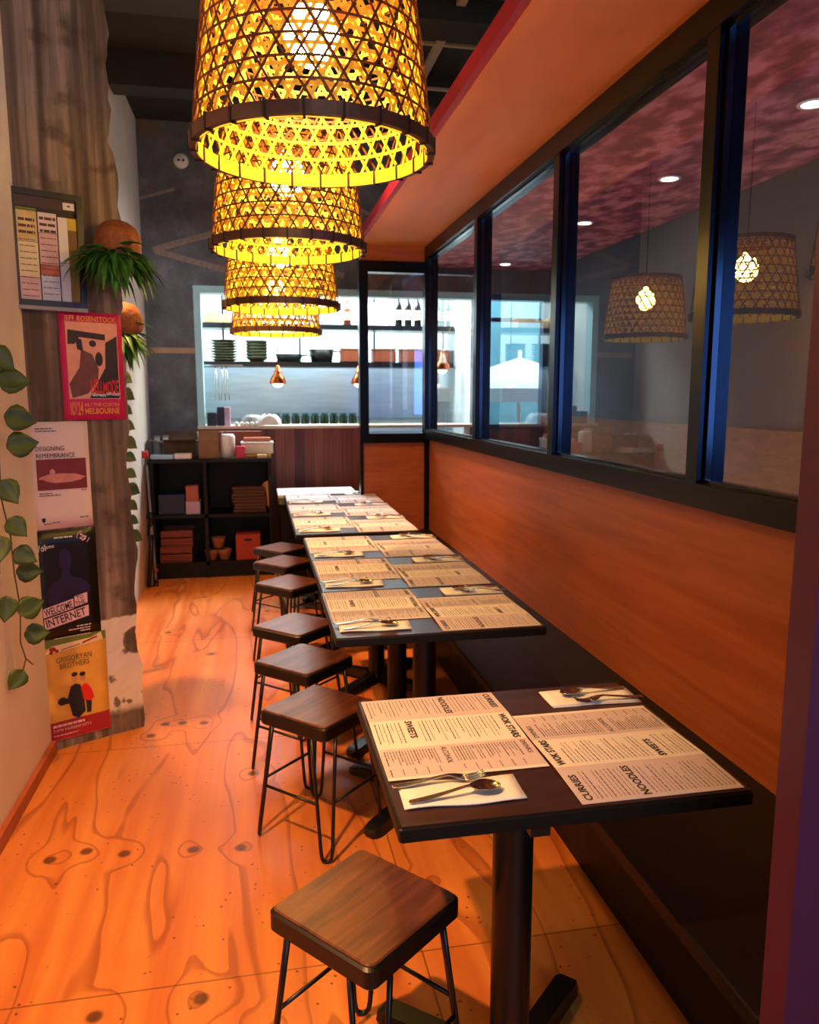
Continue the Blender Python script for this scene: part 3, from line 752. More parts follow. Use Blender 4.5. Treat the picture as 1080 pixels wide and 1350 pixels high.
# hexagonal weave: pitch p around the rim, rings at p*sin60
def kagome(n):   # rings midway between the crossings of the slanted strips: hexagonal holes
    k = (HH/math.tan(PI/3))/.262; rows = int(round(n*k/PI)); return n, rows, rows*PI/n
NI, RI, kt = kagome(36); NO, RO, ko = kagome(31)
def make_lamp(label):
    t = thing('pendant_lamp', label, 'pendant lamp', (0,0,0), 0, 'woven bamboo pendant lamps')
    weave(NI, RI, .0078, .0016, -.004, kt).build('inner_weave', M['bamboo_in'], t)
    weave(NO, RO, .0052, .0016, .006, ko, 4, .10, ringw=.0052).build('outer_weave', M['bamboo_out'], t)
    q = MB(); q.lathe([(RB-.001,-.006),(RB+.012,-.006),(RB+.012,.022),(RB-.001,.024)], 72, None, False, False); rim = q.build('rim', M['bamboo_rim'], t)
    q = MB(); q.lathe([(RB-.003,.022),(RB-.006,.022),(RB-.006,-.008),(RB-.003,-.008)], 72, None, False, False); q.build('inner_rim', M['bamboo_in'], t)
    q = MB(); q.box(RB-.009, RB+.0145, -.0025, .0025, -.010, .027); la = q.build('lashing', M['lash'], rim)
    for k in range(1, 22):
        c = la.copy(); COL.objects.link(c); c.parent = rim; c.rotation_euler = (0,0,2*PI*k/22)
    q = MB(); q.lathe([(RT-.006,HH-.012),(RT+.010,HH-.012),(RT+.010,HH+.008),(RT-.006,HH+.008),(RT-.006,HH-.012)], 48, None, False, False)
    for k in range(3): q.box(-RT, RT, -.006, .006, HH-.004, HH+.001, RZ(PI*k/3))
    for k in range(3): q.lathe([(.06+.055*k, HH-.002), (.068+.055*k, HH-.002), (.068+.055*k, HH+.002), (.06+.055*k, HH+.002), (.06+.055*k, HH-.002)], 32, None, False, False)
    q.build('top_ring', M['bamboo_out'], t)
    q = MB(); q.lathe([(.0,.190),(.026,.196),(.050,.216),(.064,.246),(.064,.268),(.054,.295),(.034,.320),(.019,.336),(.015,.35),(0,.35)], 24, None, True, False); q.build('bulb', M['bulb'], t)
    q = MB(); q.lathe([(.017,.345),(.021,.35),(.021,.385),(.012,.40),(.008,.41)], 20, None, True, True); q.build('socket', M['brass'], t)
    return t
LP = [(.155,1.96,2.115,'largest woven bamboo lamp, nearest the camera and cut by the top of the photo'),
      (.141,3.02,2.078,'second woven bamboo lamp, hanging directly behind the largest one'),
      (.146,3.98,1.972,'third woven bamboo lamp, below and behind the second'),
      (.150,5.10,1.935,'farthest woven bamboo lamp, mostly hidden behind the third')]
lamp0 = None
for i, (x, y, z, lb) in enumerate(LP):
    if i == 0: lamp0 = make_lamp(lb); o = lamp0; o.location = (x,y,z)
    else: o = dup(lamp0, (x,y,z), .37*i, lb)
for (x, y, z, lb), o in zip(LP, [o for o in S.objects if o.name.startswith('pendant_lamp')]):
    q = MB(); q.tube([(0,0,.405),(0,0,ZC-z-.02)], .004, 8); q.build('cord', M['cord'], o)
    q = MB(); q.lathe([(.05,ZC-z-.03),(.05,ZC-z)], 20, None, True); q.build('ceiling_rose', M['black'], o)

# ------------------------------------------------------------------ tables
TH = .75
def make_table(label):
    t = thing('dining_table', label, 'table', (0,0,0))
    q = MB(); q.box(-.365,.365,-.308,.308,TH-.004,TH); q.build('tabletop', M['tabletop'], t)
    q = MB(); q.rbox(-.37,.37,-.313,.313,TH-.032,TH-.0035,.004); q.build('edge_band', M['blackwood'], t)
    return t
def add_pedestal(t, px, py):
    q = MB(); q.lathe([(.044,.05),(.044,TH-.05)], 28, T(px,py,0)); q.lathe([(.055,.035),(.055,.06)], 28, T(px,py,0)); q.build('pole', M['black'], t)
    q = MB(); q.box(px-.16,px+.16,py-.02,py+.02,TH-.05,TH-.032); q.box(px-.02,px+.02,py-.16,py+.16,TH-.05,TH-.032); q.build('top_bracket', M['black'], t)
    for k in range(4):
        a = PI/4 + k*PI/2
        q = MB()
        prof = [(.02,.032,.014,.062),(.15,.032,.012,.052),(.27,.034,.010,.042),(.33,.036,.008,.036),(.352,.028,.008,.03),(.362,.012,.008,.022)]
        rows = [(x, w, a0, b0) for x, w, a0, b0 in prof]
        vs = []; fs = []
        for x, w, a0, b0 in rows: vs += [(x,-w,a0),(x,w,a0),(x,w*.8,b0),(x,-w*.8,b0)]
        for i in range(len(rows)-1):
            for j in range(4): fs.append((i*4+j, i*4+(j+1)%4, i*4+4+(j+1)%4, i*4+4+j))
        fs += [(3,2,1,0), tuple(range(len(vs)-4, len(vs)))]
        MM = T(px,py,0) @ RZ(a)
        q.add(vs, fs, False, MM); q.lathe([(.022,0),(.022,.014)], 14, MM @ T(.32,0,0))
        q.build('foot', M['black'], t)
TABS = [('nearest table', .613, 1.645, 'nearest dark table, standing apart in front of the joined tables'),
        ('first joined table', .613, 2.815, 'dark table at the near end of the row of three joined tables'),
        ('middle joined table', .620, 3.445, 'dark table in the middle of the row of three joined tables'),
        ('last joined table', .620, 4.075, 'dark table at the far end of the row of three joined tables'),
        ('first far table', .585, 4.815, 'dark table at the near end of the far row, beyond the joined tables'),
        ('middle far table', .585, 5.445, 'dark table in the middle of the far row'),
        ('last far table', .585, 6.075, 'dark table at the back end of the far row, nearest the counter')]
tab0 = make_table(TABS[0][3]); tabs = [tab0]; tab0['group'] = 'dark pedestal dining tables'
tab0.location = (TABS[0][1], TABS[0][2], 0)
for nm, x, y, lb in TABS[1:]: tabs.append(dup(tab0, (x,y,0), 0, lb))
add_pedestal(tab0, -.09, -.15)
for t in tabs[1:]: add_pedestal(t, -.005, -.02)

# menus -----------------------------------------------------------
MW, MH = .435, .355
def zf(x):
    p = MW/3; u = (x/p) % 1; k = min(2, max(0, int(x/p)))
    a = [.0012+.0052*u, .0064-.0042*u, .0022+.0006*math.sin(PI*u)-.0008*u][k]
    return a
def conform(mb, z): mb.v = [(x, y, zf(x)+z+(zz if zz > 0 else 0)*.2) for x, y, zz in mb.v]
def make_menu(label, detailed=True):
    t = thing('menu', label, 'menu', (0,0,0), 0, 'printed paper menus')
    q = MB(); xs = [MW*k/18 for k in range(19)]
    q.grid([[(x, y, zf(x)) for y in (0, MH/2, MH)] for x in xs], .0006, False)
    q.build('sheet', M['paper'], t)
    P = MW/3
    heads = [('CURRIES', 0, .326, .023, .100), ('NOODLES', 0, .200, .025, .116), ('WOK STARS', 1, .325, .025, .132), ('SWEETS', 1, .086, .024, .090), ('DRINKS', 2, .332, .017, .066), ('ALCOHOL', 2, .142, .019, .082)]
    for p in (0, 2):  # first and last panel tinted mauve, middle panel left plain
        q = MB(); xs = [P*p+P*k/6 for k in range(7)]; q.grid([[(x, y, zf(min(max(x, P*p+1e-4), P*(p+1)-1e-4))+.0004) for y in (.0005, MH-.0005)] for x in xs], None, False); q.build('tinted_panel', M['mauve'], t)
    for txt, p, y, s, fit in heads:
        q = MB(); add_text(q, txt, P*p+.010, y, 0, s, .03 if p < 2 else .015, fit=fit); conform(q, .0009)
        q.build('heading', M['ink'] if p < 2 else M['greyink'], t)
    q = MB(); r = random.Random(5)
    for p in range(3):
        y = .010; step = .0098 if p < 2 else .0068; k = 0
        while y < MH-.012:
            blocked = any(hp == p and hy-.012 < y < hy+hs*.85+.004 for _, hp, hy, hs, _ in heads)
            if not blocked:
                if p < 2:
                    big = k % 3 == 0; h = .0026 if big else .0016
                    x1 = P*p + (.122 if r.random() < .7 else r.uniform(.06,.11))
                    if not (p == 1 and y < .07 and r.random() < .35): dashes(q, P*p+.014, x1, y, h, 0, r.random()*1e6, .006, .02, .0022)
                else:
                    for c0, c1 in ((.014,.085),(.10,.13)):
                        if c0 > .05 and k % 4: continue
                        dashes(q, P*p+c0, P*p+(c1 if r.random() < .6 else r.uniform(c0+.02, c1)), y, .0021 if k % 5 else .003, 0, r.random()*1e6, .005, .016, .002)
            y += step; k += 1
    conform(q, .0008)
    q.build('body_print', M['greyink'], t)
    return t
menu0 = None; men = []
def place_menu(x, y, rz, lb):
    global menu0
    if menu0 is None: menu0 = make_menu(lb); menu0.location = (x,y,TH+.0005); menu0.rotation_euler = (0,0,rz); return menu0
    return dup(menu0, (x,y,TH+.0005), rz, lb)

# napkins and cutlery ---------------------------------------------
def blade(mb, st, th=.0016):
    """st: stations (x, halfwidth, z, dish)"""
    rows = []
    for x, w, z, c in st:
        rows.append([(x, w*t_, z + c*(t_*t_)) for t_ in (-1,-.75,-.4,0,.4,.75,1)])
    mb.grid(rows, th)
def lerp(st, n):
    out = []
    for a, b in zip(st[:-1], st[1:]):
        for k in range(n): u = k/n; out.append(tuple(p+(q_-p)*u for p, q_ in zip(a, b)))
    return out + [st[-1]]
def make_spoon(label):
    q = MB()
    st = [(0,.003,.003,0),(.004,.0075,.003,0),(.03,.0085,.004,0),(.08,.005,.011,0),(.118,.0042,.017,0),(.128,.005,.016,.001),(.136,.012,.0115,.004),(.146,.018,.0075,.007),(.158,.0215,.0045,.010),(.172,.021,.004,.0095),(.184,.0165,.006,.0065),(.192,.009,.009,.002),(.195,.002,.011,0)]
    blade(q, lerp(st, 2), .0018)
    o = q.build('spoon', M['cutlery']); return tag(o, label, 'spoon', 'spoons on napkins')
def make_fork(label):
    q = MB()
    st = [(0,.003,.003,0),(.004,.0075,.003,0),(.03,.0085,.004,0),(.08,.005,.011,0),(.115,.004,.016,0),(.125,.0055,.015,0),(.134,.0105,.011,.001),(.145,.0125,.008,.001),(.152,.0128,.007,.001)]
    blade(q, lerp(st, 2), .0018)
    for k in range(4):
        yc = -.0105+.007*k
        rows = [[(x, yc+w*s_, z) for s_ in (-1,0,1)] for x, w, z in ((.151,.0026,.007),(.165,.0022,.0058),(.18,.0018,.0075),(.192,.0014,.0115),(.198,.0006,.014))]
        q.grid(rows, .0016)
    o = q.build('fork', M['cutlery']); return tag(o, label, 'fork', 'forks on napkins')
def make_napkin(label):
    t = thing('napkin', label, 'napkin', (0,0,0), 0, 'folded white napkins')
    r = random.Random(2)
    for nm, z, dx, dy in (('lower_fold', .0022, 0, 0), ('upper_fold', .0052, .004, -.004)):
        q = MB()
        q.grid([[(-.122+.244*i/10+dx, -.05+.1*j/5+dy+.0025*math.sin(i*.8), z+.0008*math.sin(i*.9+j)) for i in range(11)] for j in range(6)], .0018)
        q.build(nm, M['napkin'], t)
    return t
nap0 = spo0 = for0 = None
def setting(x, y, flip, where):
    """napkin with fork and spoon; flip turns it for the bench side"""
    global nap0, spo0, for0
    a = PI if flip else 0
    z = TH+.0005
    lb = 'folded white napkin under cutlery on the %s side of the %s' % ('bench' if flip else 'stool', where)
    lf = 'fork on the napkin at the %s side of the %s' % ('bench' if flip else 'stool', where)
    ls = 'spoon on the napkin at the %s side of the %s' % ('bench' if flip else 'stool', where)
    jit = random.Random(int(x*991+y*7919)); ja = jit.uniform(-.03,.03)
    if nap0 is None:
        nap0 = make_napkin(lb); nap0.location = (x,y,z); nap0.rotation_euler = (0,0,a-.03)
    else: dup(nap0, (x,y,z), a-.03+ja, lb)
    R = Matrix.Rotation(a, 2)
    pf = R @ Vector((-.134, .034)); ps = R @ Vector((-.112, -.034))
    if for0 is None:
        for0 = make_fork(lf); for0.location = (x+pf.x, y+pf.y, z+.0062); for0.rotation_euler = (0,0,a+.03)
        spo0 = make_spoon(ls); spo0.location = (x+ps.x, y+ps.y, z+.0068); spo0.rotation_euler = (0,0,a+.12)
        for o in (for0, spo0): o['z'] = 0; del o['z']
    else:
        dup(for0, (x+pf.x, y+pf.y, z+.0062), a+.03+ja, lf); dup(spo0, (x+ps.x, y+ps.y, z+.0068), a+.12+ja, ls)
for i, (nm, x, y, lb) in enumerate(TABS):
    y0 = y-.3
    place_menu(x-.36, y+.300, -PI/2, 'menu sheet on the stool side of the %s' % nm)
    place_menu(x+.355, y-.300, PI/2, 'menu sheet on the bench side of the %s' % nm)
    setting(x-.225, y-.205, False, nm)
    setting(x+.245, y+.215, True, nm)

# ------------------------------------------------------------------ stools
SH = .47
def make_stool(label):
    t = thing('stool', label, 'stool', (0,0,0), 0, 'black metal stools with wooden seats')
    def rsq(h, r, n=6):
        pts = []
        for cx, cy, a0 in ((h-r,h-r,0),(-h+r,h-r,90),(-h+r,-h+r,180),(h-r,-h+r,270)):
            for k in range(n+1):
                a = math.radians(a0+90*k/n); pts.append((cx+r*math.cos(a), cy+r*math.sin(a)))
        return pts
    q = MB()
    ro, ri = rsq(.150,.022), rsq(.144,.020)
    n = len(ro)
    rings = [[(x*.97,y*.97,SH-.052) for x,y in ro], [(x,y,SH-.046) for x,y in ro], [(x,y,SH-.010) for x,y in ro], [(x,y,SH-.006) for x,y in ri]]
    vs = [p for r in rings for p in r]
    fs = [tuple(range(n-1,-1,-1)), tuple(range(3*n,4*n))]
    for k in range(3):
        for i in range(n): fs.append((k*n+i, k*n+(i+1)%n, (k+1)*n+(i+1)%n, (k+1)*n+i))
    q.add(vs, fs); q.build('seat_frame', M['black'], t)
    q = MB(); r2 = rsq(.143,.019); r3 = rsq(.140,.018)
    vs = [(x,y,SH-.0065) for x,y in r2] + [(x,y,SH-.003) for x,y in r2] + [(x,y,SH) for x,y in r3]
    fs = [tuple(range(n-1,-1,-1)), tuple(range(2*n,3*n))]
    for k in range(2):
        for i in range(n): fs.append((k*n+i, k*n+(i+1)%n, (k+1)*n+(i+1)%n, (k+1)*n+i))
    q.add(vs, fs); q.build('seat', M['seatwood'], t)
    for k in range(4):
        a = PI/4 + k*PI/2
        MM = RZ(a)
        top, bot = .165, .222
        zt = SH-.05
        def P(s, z): # s across the U, position along the splay
            u = 1-(z-.0)/zt; return (top+(bot-top)*u, s, z)
        pts = [P(-.040, zt)]
        for z in (.3,.15,.045): pts.append(P(-.040+(.040-.017)*(1-z/zt), z))
        for j in range(7):
            b = PI*j/6; pts.append(P(-.017*math.cos(b), .0245-.0185*math.sin(b)))
        for z in (.045,.15,.3): pts.append(P(.040-(.040-.017)*(1-z/zt), z))
        pts.append(P(.040, zt))
        q = MB(); q.tube(pts, .0062, 10, MM); q.build('leg', M['black'], t)
    for k in range(4):
        a = PI/4 + k*PI/2; a2 = a+PI/2; z = .20; u = 1-z/(SH-.05); R = .165+.057*u
        e = .028
        p1 = (R*math.cos(a)-e*math.sin(a), R*math.sin(a)+e*math.cos(a), z); p2 = (R*math.cos(a2)+e*math.sin(a2), R*math.sin(a2)-e*math.cos(a2), z)
        q = MB(); q.tube([p1,p2], .0052, 8); q.build('stretcher', M['black'], t)
    return t
SP = [(.205,1.535,40,'nearest stool, large in the foreground by the nearest table'),
      (.195,2.64,45,'second stool from the camera, beside the gap behind the nearest table'),
      (.172,3.15,45,'third stool from the camera, beside the joined tables'),
      (.165,3.66,46,'fourth stool from the camera, beside the far end of the joined tables'),
      (.175,4.52,45,'fifth stool from the camera, beside the near end of the far row'),
      (.165,5.12,45,'sixth stool from the camera, beside the middle of the far row'),
      (.165,5.60,45,'farthest stool, partly hidden behind the others by the far row')]
st0 = None
for x, y, a, lb in SP:
    if st0 is None: st0 = make_stool(lb); st0.location = (x,y,0); st0.rotation_euler = (0,0,math.radians(a-0))
    else: dup(st0, (x,y,0), math.radians(a), lb)

# ------------------------------------------------------------------ bench
t = thing('bench', 'long black built-in bench along the orange plywood wall', 'bench', (0,0,0))
q = MB(); q.rbox(.845, XW-.012, 1.095, 6.24, .415, .455, .006); q.build('seat', M['blackwood'], t)
q = MB(); q.box(1.02, XW-.012, 1.10, 6.235, 0, .415); q.build('base', M['blackwood'], t)
q = MB()
for y in (1.6,2.8,4.0,5.2): q.prism([(1.02,.415-.02),(1.02,.2),(.90,.395)], -.02, .02, Matrix.Translation((0,y,0)) @ RX(PI/2) )
q.build('bracket', M['black'], t)

# ------------------------------------------------------------------ storage shelf and what is on it
SX0, SX1, SY0, SY1, SZ = -.872, .13, 6.76, 7.18, 1.02
t = thing('storage_shelf', 'black open storage shelf unit below the kitchen pass', 'shelf unit', (SX0, SY0, 0))
w, d = SX1-SX0, SY1-SY0
boxo('top', M['blackwood'], 0, w, 0, d, SZ-.03, SZ, parent=t)
for z, nm in ((.11,'shelf_board'),(.52,'shelf_board')): boxo(nm, M['blackwood'], .03, w-.03, .0, d-.01, z, z+.03, parent=t)
for x in (0, .43, w-.03): boxo('upright', M['blackwood'], x, x+.03, 0, d, 0, SZ-.03, parent=t)
boxo('back_panel', M['blackwood'], .03, w-.03, d-.012, d, .05, SZ-.03, parent=t)
boxo('plinth', M['blackwood'], .03, w-.03, .02, .05, 0, .11, parent=t)
def lbox(name, label, cat, m, x0, x1, y0, y1, z0, z1, bev=.006, group=None):
    q = MB(); q.rbox(x0-(x0+x1)/2, x1-(x0+x1)/2, y0-(y0+y1)/2, y1-(y0+y1)/2, 0, z1-z0, bev)
    o = q.build(name, m, None, ((x0+x1)/2, (y0+y1)/2, z0)); return tag(o, label, cat, group)
def open_box(name, label, m, cx, cy, z, w, d, h, rz=0, flaps=(.5,.9,.7,1.1), lidm=None):
    t = thing(name, label, 'box', (cx,cy,z), rz)
    q = MB(); th = .004
    q.box(-w/2,w/2,-d/2,d/2,0,th); q.box(-w/2,w/2,-d/2,-d/2+th,th,h); q.box(-w/2,w/2,d/2-th,d/2,th,h); q.box(-w/2,-w/2+th,-d/2+th,d/2-th,th,h); q.box(w/2-th,w/2,-d/2+th,d/2-th,th,h)
    q.build('body', m, t)
    for k, f in enumerate(flaps):
        L = (d if k % 2 == 0 else w)/2*.9; W2 = (w if k % 2 == 0 else d)
        q = MB(); q.box(-W2/2*.97, W2/2*.97, 0, L, -.002, .002, T(0,0,h) @ RZ(k*PI/2) @ T(0,(d if k % 2 == 0 else w)/2-.002,0) @ RX(f)); q.build('flap', m, t)
    return t
open_box('cardboard_box', 'dark brown open cardboard box with raised flaps on the shelf top', M['darkcard'], -.645, 7.02, SZ, .27, .24, .13, .1, (.9,.2,.3,.5))
open_box('cardboard_box', 'light brown kraft box beside the white roll on the shelf top', M['kraft'], -.385, 6.93, SZ, .17, .2, .15, -.05, (-.2,1.4,1.9,1.2))
q = MB(); q.lathe([(.05,0),(.062,.006),(.064,.18),(.05,.2),(.022,.2),(.022,.19)], 24); tag(q.build('paper_roll', M['white'], None, (-.235,6.90,SZ)), 'white upright paper roll in the middle of the shelf top', 'paper roll')
t = thing('food_container', 'cloudy lidded container with a yellow base on the shelf top', 'container', (.02,6.98,SZ))
boxo('body', M['clearplastic'], -.14,.13,-.1,.1,.03,.115, parent=t, bev=.008); boxo('lid', M['white'], -.145,.135,-.105,.105,.115,.13, parent=t, bev=.005); boxo('base', M['yellow'], -.12,.11,-.095,.095,0,.03, parent=t, bev=.006)
lbox('packet', 'small pink packet in front of the cloudy container', 'packet', M['pinkbox'], -.165,-.09,6.80,6.86,SZ,SZ+.10)
lbox('packet', 'pale yellow packet lying before the cloudy container', 'packet', M['creamprint'], .01,.09,6.79,6.85,SZ,SZ+.03)
lbox('flat_box', 'flat orange box lying on the cloudy container', 'box', M['orange_plastic'], -.10,.13,6.92,7.05,SZ+.13,SZ+.165)
lbox('paper_stack', 'pale blue stack of papers at the left front of the shelf top', 'papers', M['paleblue'], -.86,-.68,6.78,6.92,SZ,SZ+.035)
lbox('paper_stack', 'white stack of papers in front of the dark open box', 'papers', M['posterwhite'], -.67,-.53,6.78,6.88,SZ,SZ+.045)
for k, (x, y) in enumerate(((-.84,7.12),(-.77,7.13))):
    t = thing('glass_jar', 'pale glass jar at the back left of the shelf top, %s' % ('next to the wall' if k == 0 else 'next to the dark box'), 'jar', (x,y,SZ), 0, 'glass jars')
    q = MB(); q.lathe([(.03,0),(.033,.01),(.033,.13),(.024,.15),(.024,.165)], 20); q.build('jar_body', M['glassjar'], t)
    q = MB(); q.lathe([(.027,.165),(.027,.18)], 20); q.build('lid', M['greyplastic'], t)
t = thing('red_flower', 'red flower head at the left end of the shelf top', 'flower', (-.895,6.70,1.0))
q = MB(); r = random.Random(4)
for k in range(14):
    a = k*2.4; q.sphere((.018*math.cos(a), .018*math.sin(a), .05+.003*k), .016, 8, 6)
q.build('petals', plain('red_petals', '#b8242c', .6), t)
q = MB(); q.tube([(0,0,.05),(.01,.01,-.02),(.02,.04,-.12)], .003, 6); q.build('stem', M['stem'], t)
# inside the shelf
lbox('storage_crate', 'dark grey crate in the upper left bay of the storage shelf', 'crate', M['navy'], -.82,-.60,6.80,7.1,.55,.72)
lbox('carton', 'lilac carton below the orange carton in the shelf', 'carton', M['lilac'], -.595,-.475,6.78,6.95,.55,.66)
lbox('carton', 'orange carton standing on the lilac carton in the shelf', 'carton', M['orange_plastic'], -.59,-.485,6.79,6.93,.66,.79)
for k in range(8):
    z = .55+.028*k
    lbox('paper_bag_bundle', 'brown paper bundle in the stack in the upper right shelf bay', 'paper bag', M['brownpaper'], -.20+random.uniform(-.015,.015),.085+random.uniform(-.01,.01),6.80,7.05,z,z+.026,.008,'stacked brown paper bundles')
q = MB(); q.tube([(.07,6.83,.775),(.085,6.80,.80),(.095,6.79,.74),(.1,6.79,.66),(.096,6.79,.60)], [.03,.028,.018,.014,.01], 12)
tag(q.build('rolled_cloth', plain('tan_cloth', '#c58a62', .8, noise=.1)), 'tan rolled cloth hanging over the brown paper bundles', 'cloth')
def crate(label, x0, x1, z0, z1):
    t = thing('slatted_crate', label, 'crate', (x0, 6.79, z0), 0, 'red brown crates on the low shelf')
    w, h, d = x1-x0, z1-z0, .3
    boxo('bottom', M['crate'], 0, w, 0, d, 0, .01, parent=t)
    for k in range(2): boxo('slat', M['crate'], 0, w, 0, .012, .015+k*h*.5, .015+k*h*.5+h*.4, parent=t); boxo('slat', M['crate'], 0, w, d-.012, d, .015+k*h*.5, .015+k*h*.5+h*.4, parent=t)
    for xx in (0, w-.012): boxo('side_panel', M['crate'], xx, xx+.012, .012, d-.012, .01, h-.03, parent=t)
    return t
crate('red brown slatted crate on the lowest shelf, left bay', -.82,-.56,.14,.27); crate('red brown slatted crate stacked on top of another in the left bay', -.81,-.55,.275,.41)
for k, (x, z) in enumerate(((-.40,.14),(-.29,.14),(-.34,.245))):
    q = MB(); q.lathe([(.04,0),(.055,.05),(.06,.09),(.054,.09),(.048,.05),(.03,.01)], 20)
    tag(q.build('wicker_bowl', M['wicker'], None, (x,6.86,z)), ['brown wicker bowl at the left of the middle low bay','brown wicker bowl at the right of the middle low bay','brown wicker bowl stacked above two others'][k], 'bowl', 'wicker bowls')
t = thing('red_box', 'red box with a dark hand hole on the low shelf behind the stools', 'box', (-.09,6.78,.14))
boxo('body', M['redbox'], -.1,.11,0,.25,0,.22, parent=t, bev=.006)
q = MB(); q.prism(ell(0,0,.035,.011,16), -.001, .002, T(.005,0,.175) @ RX(PI/2)); q.build('hand_hole', M['ink'], t)
# folded stand leaning on the wall
t = thing('folded_stand', 'grey folded metal stand leaning on the left wall beside the shelf', 'folded stand', (-.885,6.55,0))
for k, (xa, xb, r) in enumerate(((.0,.0,.010),(.055,.005,.010),(.025,-.005,.008))):
    q = MB(); q.tube([(xa,-.02*k,.012),(.02+xb*.3,.12,.55),(.0,.17,.98)], r, 8); q.build('pole', M['greyplastic'], t)
q = MB(); q.sphere((.02,.115,.56), .035, 14, 10); q.tube([(.005,.1,.40),(.03,.12,.58)], .02, 10); q.build('joint', M['black'], t)
q = MB()
for x in (0,.055,.025): q.lathe([(.018,0),(.016,.05)], 10, T(x,-.01,0))
q.build('foot', M['black'], t)
q = MB(); q.sphere((.058,.0,.13), .016, 10, 8); q.build('knob', M['redbox'], t)
q = MB(); q.tube([(.0,-.06,.012),(.025,.0,.30),(.03,.03,.42)], .017, 8); q.build('folded_cover', M['black'], t)

# low white topped cabinet at the back of the far tables
t = thing('low_cabinet', 'low cabinet with a bright white top and green side, behind the far tables', 'cabinet', (.17,6.43,0))
boxo('carcass', M['blackwood'], .02,.64,.02,.48,0,.66, parent=t); boxo('white_top', M['white'], 0,.66,0,.5,.715,.74, parent=t, bev=.005); boxo('green_band', M['green_cloth'], .005,.655,.005,.495,.66,.715, parent=t)

# ------------------------------------------------------------------ kitchen
def kshelf(label, z, y0=8.0, y1=8.35):
    t = thing('kitchen_shelf', label, 'shelf', (0,0,z))
    boxo('board', M['black'], -.5, 2.04, y0, y1, -.05, 0, parent=t)
    for x in (-.3, .47, 1.25, 2.0): q = MB(); q.box(x, x+.02, y1-.03, y1-.01, -.05, .36); q.build('upright', M['black'], t)
    return t
kshelf('upper black shelf in the kitchen holding boxes and bottles', 2.25); kshelf('lower black shelf in the kitchen holding plates and pans', 1.88)
def put(o, loc): o.location = loc; return o
for k, (x0,x1,z0,z1) in enumerate(((-.46,-.30,2.25,2.36),(-.29,-.16,2.25,2.33),(-.14,.06,2.25,2.35))):
    lbox('storage_box', ['beige box at the left end of the upper kitchen shelf','smaller beige box second from the left on the upper kitchen shelf','beige box third from the left on the upper kitchen shelf'][k], 'box', M['beige'], x0,x1,8.05,8.25,z0,z1,.006,'beige boxes in the kitchen')
def plate_profile(r): return [(0,0),(r*.55,0),(r*.62,.004),(r,.022),(r*.985,.026),(r*.6,.009),(0,.006)]
for c, n, r, lb in ((-.28,8,.135,'olive plate in the left stack on the lower kitchen shelf'),(.04,6,.115,'olive bowl in the second stack on the lower kitchen shelf')):
    p0 = None
    for k in range(n):
        if p0 is None:
            q = MB(); q.lathe(plate_profile(r) if r > .12 else [(0,0),(r*.5,0),(r*.85,.03),(r,.055),(r*.97,.055),(r*.8,.032),(0,.008)], 28, None, True, False)
            p0 = q.build('plate' if r > .12 else 'bowl', M['olive']); tag(p0, lb, 'plate' if r > .12 else 'bowl', 'stacked plates' if r > .12 else 'stacked bowls'); p0.location = (c, 8.16, 1.8801)
        else: dup(p0, (c, 8.16, 1.8801+k*(.0265 if r > .12 else .031)), .2*k, lb)
def pan(label, x, r, h, handle):
    t = thing('cooking_pot', label, 'pot', (x,8.16,1.88))
    q = MB(); q.lathe([(0,0),(r*.8,0),(r,h),(r*.96,h),(r*.78,.008),(0,.008)], 28, None, True, False); q.build('vessel', M['darkpan'], t)
    q = MB(); q.tube([(r*.97,0,h*.85),(r*1.3,-.02,h*.9),(r*1.5,-.03,h*.8)], .009, 8); q.build('handle', M['steel'], t)
    return t
pan('shallow dark pan on the lower kitchen shelf between bowls and pot', .36, .14, .08, 1); pan('deep dark pot at the right of the lower kitchen shelf', .69, .13, .13, 1)
for k, x in enumerate((1.0, 1.33, 1.62, 1.9)):
    t = thing('food_tub', 'terracotta plastic tub on the lower kitchen shelf, %s from the left' % ['first','second','third','fourth'][k], 'tub', (x,8.16,1.88), 0, 'terracotta tubs')
    boxo('body', M['orange_plastic'], -.12,.12,-.09,.09,0,.13, parent=t, bev=.02); boxo('lid', M['beige'], -.125,.125,-.095,.095,.13,.145, parent=t, bev=.006)
def bottle(label, x, z, y, m, h=.30, r=.036, group='bottles on the upper kitchen shelf', cap='black'):
    t = thing('bottle', label, 'bottle', (x,y,z), 0, group)
    q = MB(); q.lathe([(0,0),(r,.004),(r,h*.58),(r*.8,h*.68),(r*.38,h*.78),(r*.36,h*.95)], 18, None, True, True); q.build('bottle_body', m, t)
    q = MB(); q.lathe([(r*.42,h*.93),(r*.42,h)], 14); q.build('cap', M[cap], t)
    q = MB(); q.lathe([(r*1.02,h*.2),(r*1.02,h*.5)], 18, None, True, False); q.build('label_band', M['creamprint'], t)
bottle('red sauce bottle on the upper kitchen shelf beside the far lamp', .95, 2.25, 8.1, M['redsauce'], .26, .04, cap='redbox')
for k, x in enumerate((1.48,1.58,1.68)): bottle('dark wine bottle on the upper kitchen shelf, %s of three' % ['left','middle','right'][k], x, 2.25, 8.1, M['darkglass'], .32)
for k, x in enumerate((1.77,1.83,1.89,1.95,2.0)): bottle('teal glass bottle %s at the right end of the upper kitchen shelf' % ['first from the left','second from the left','third from the left','fourth from the left','fifth from the left'][k], x, 2.25, 8.08+.05*(k%2), M['tealglass'] if k % 2 else M['darkglass'], .31, .026)
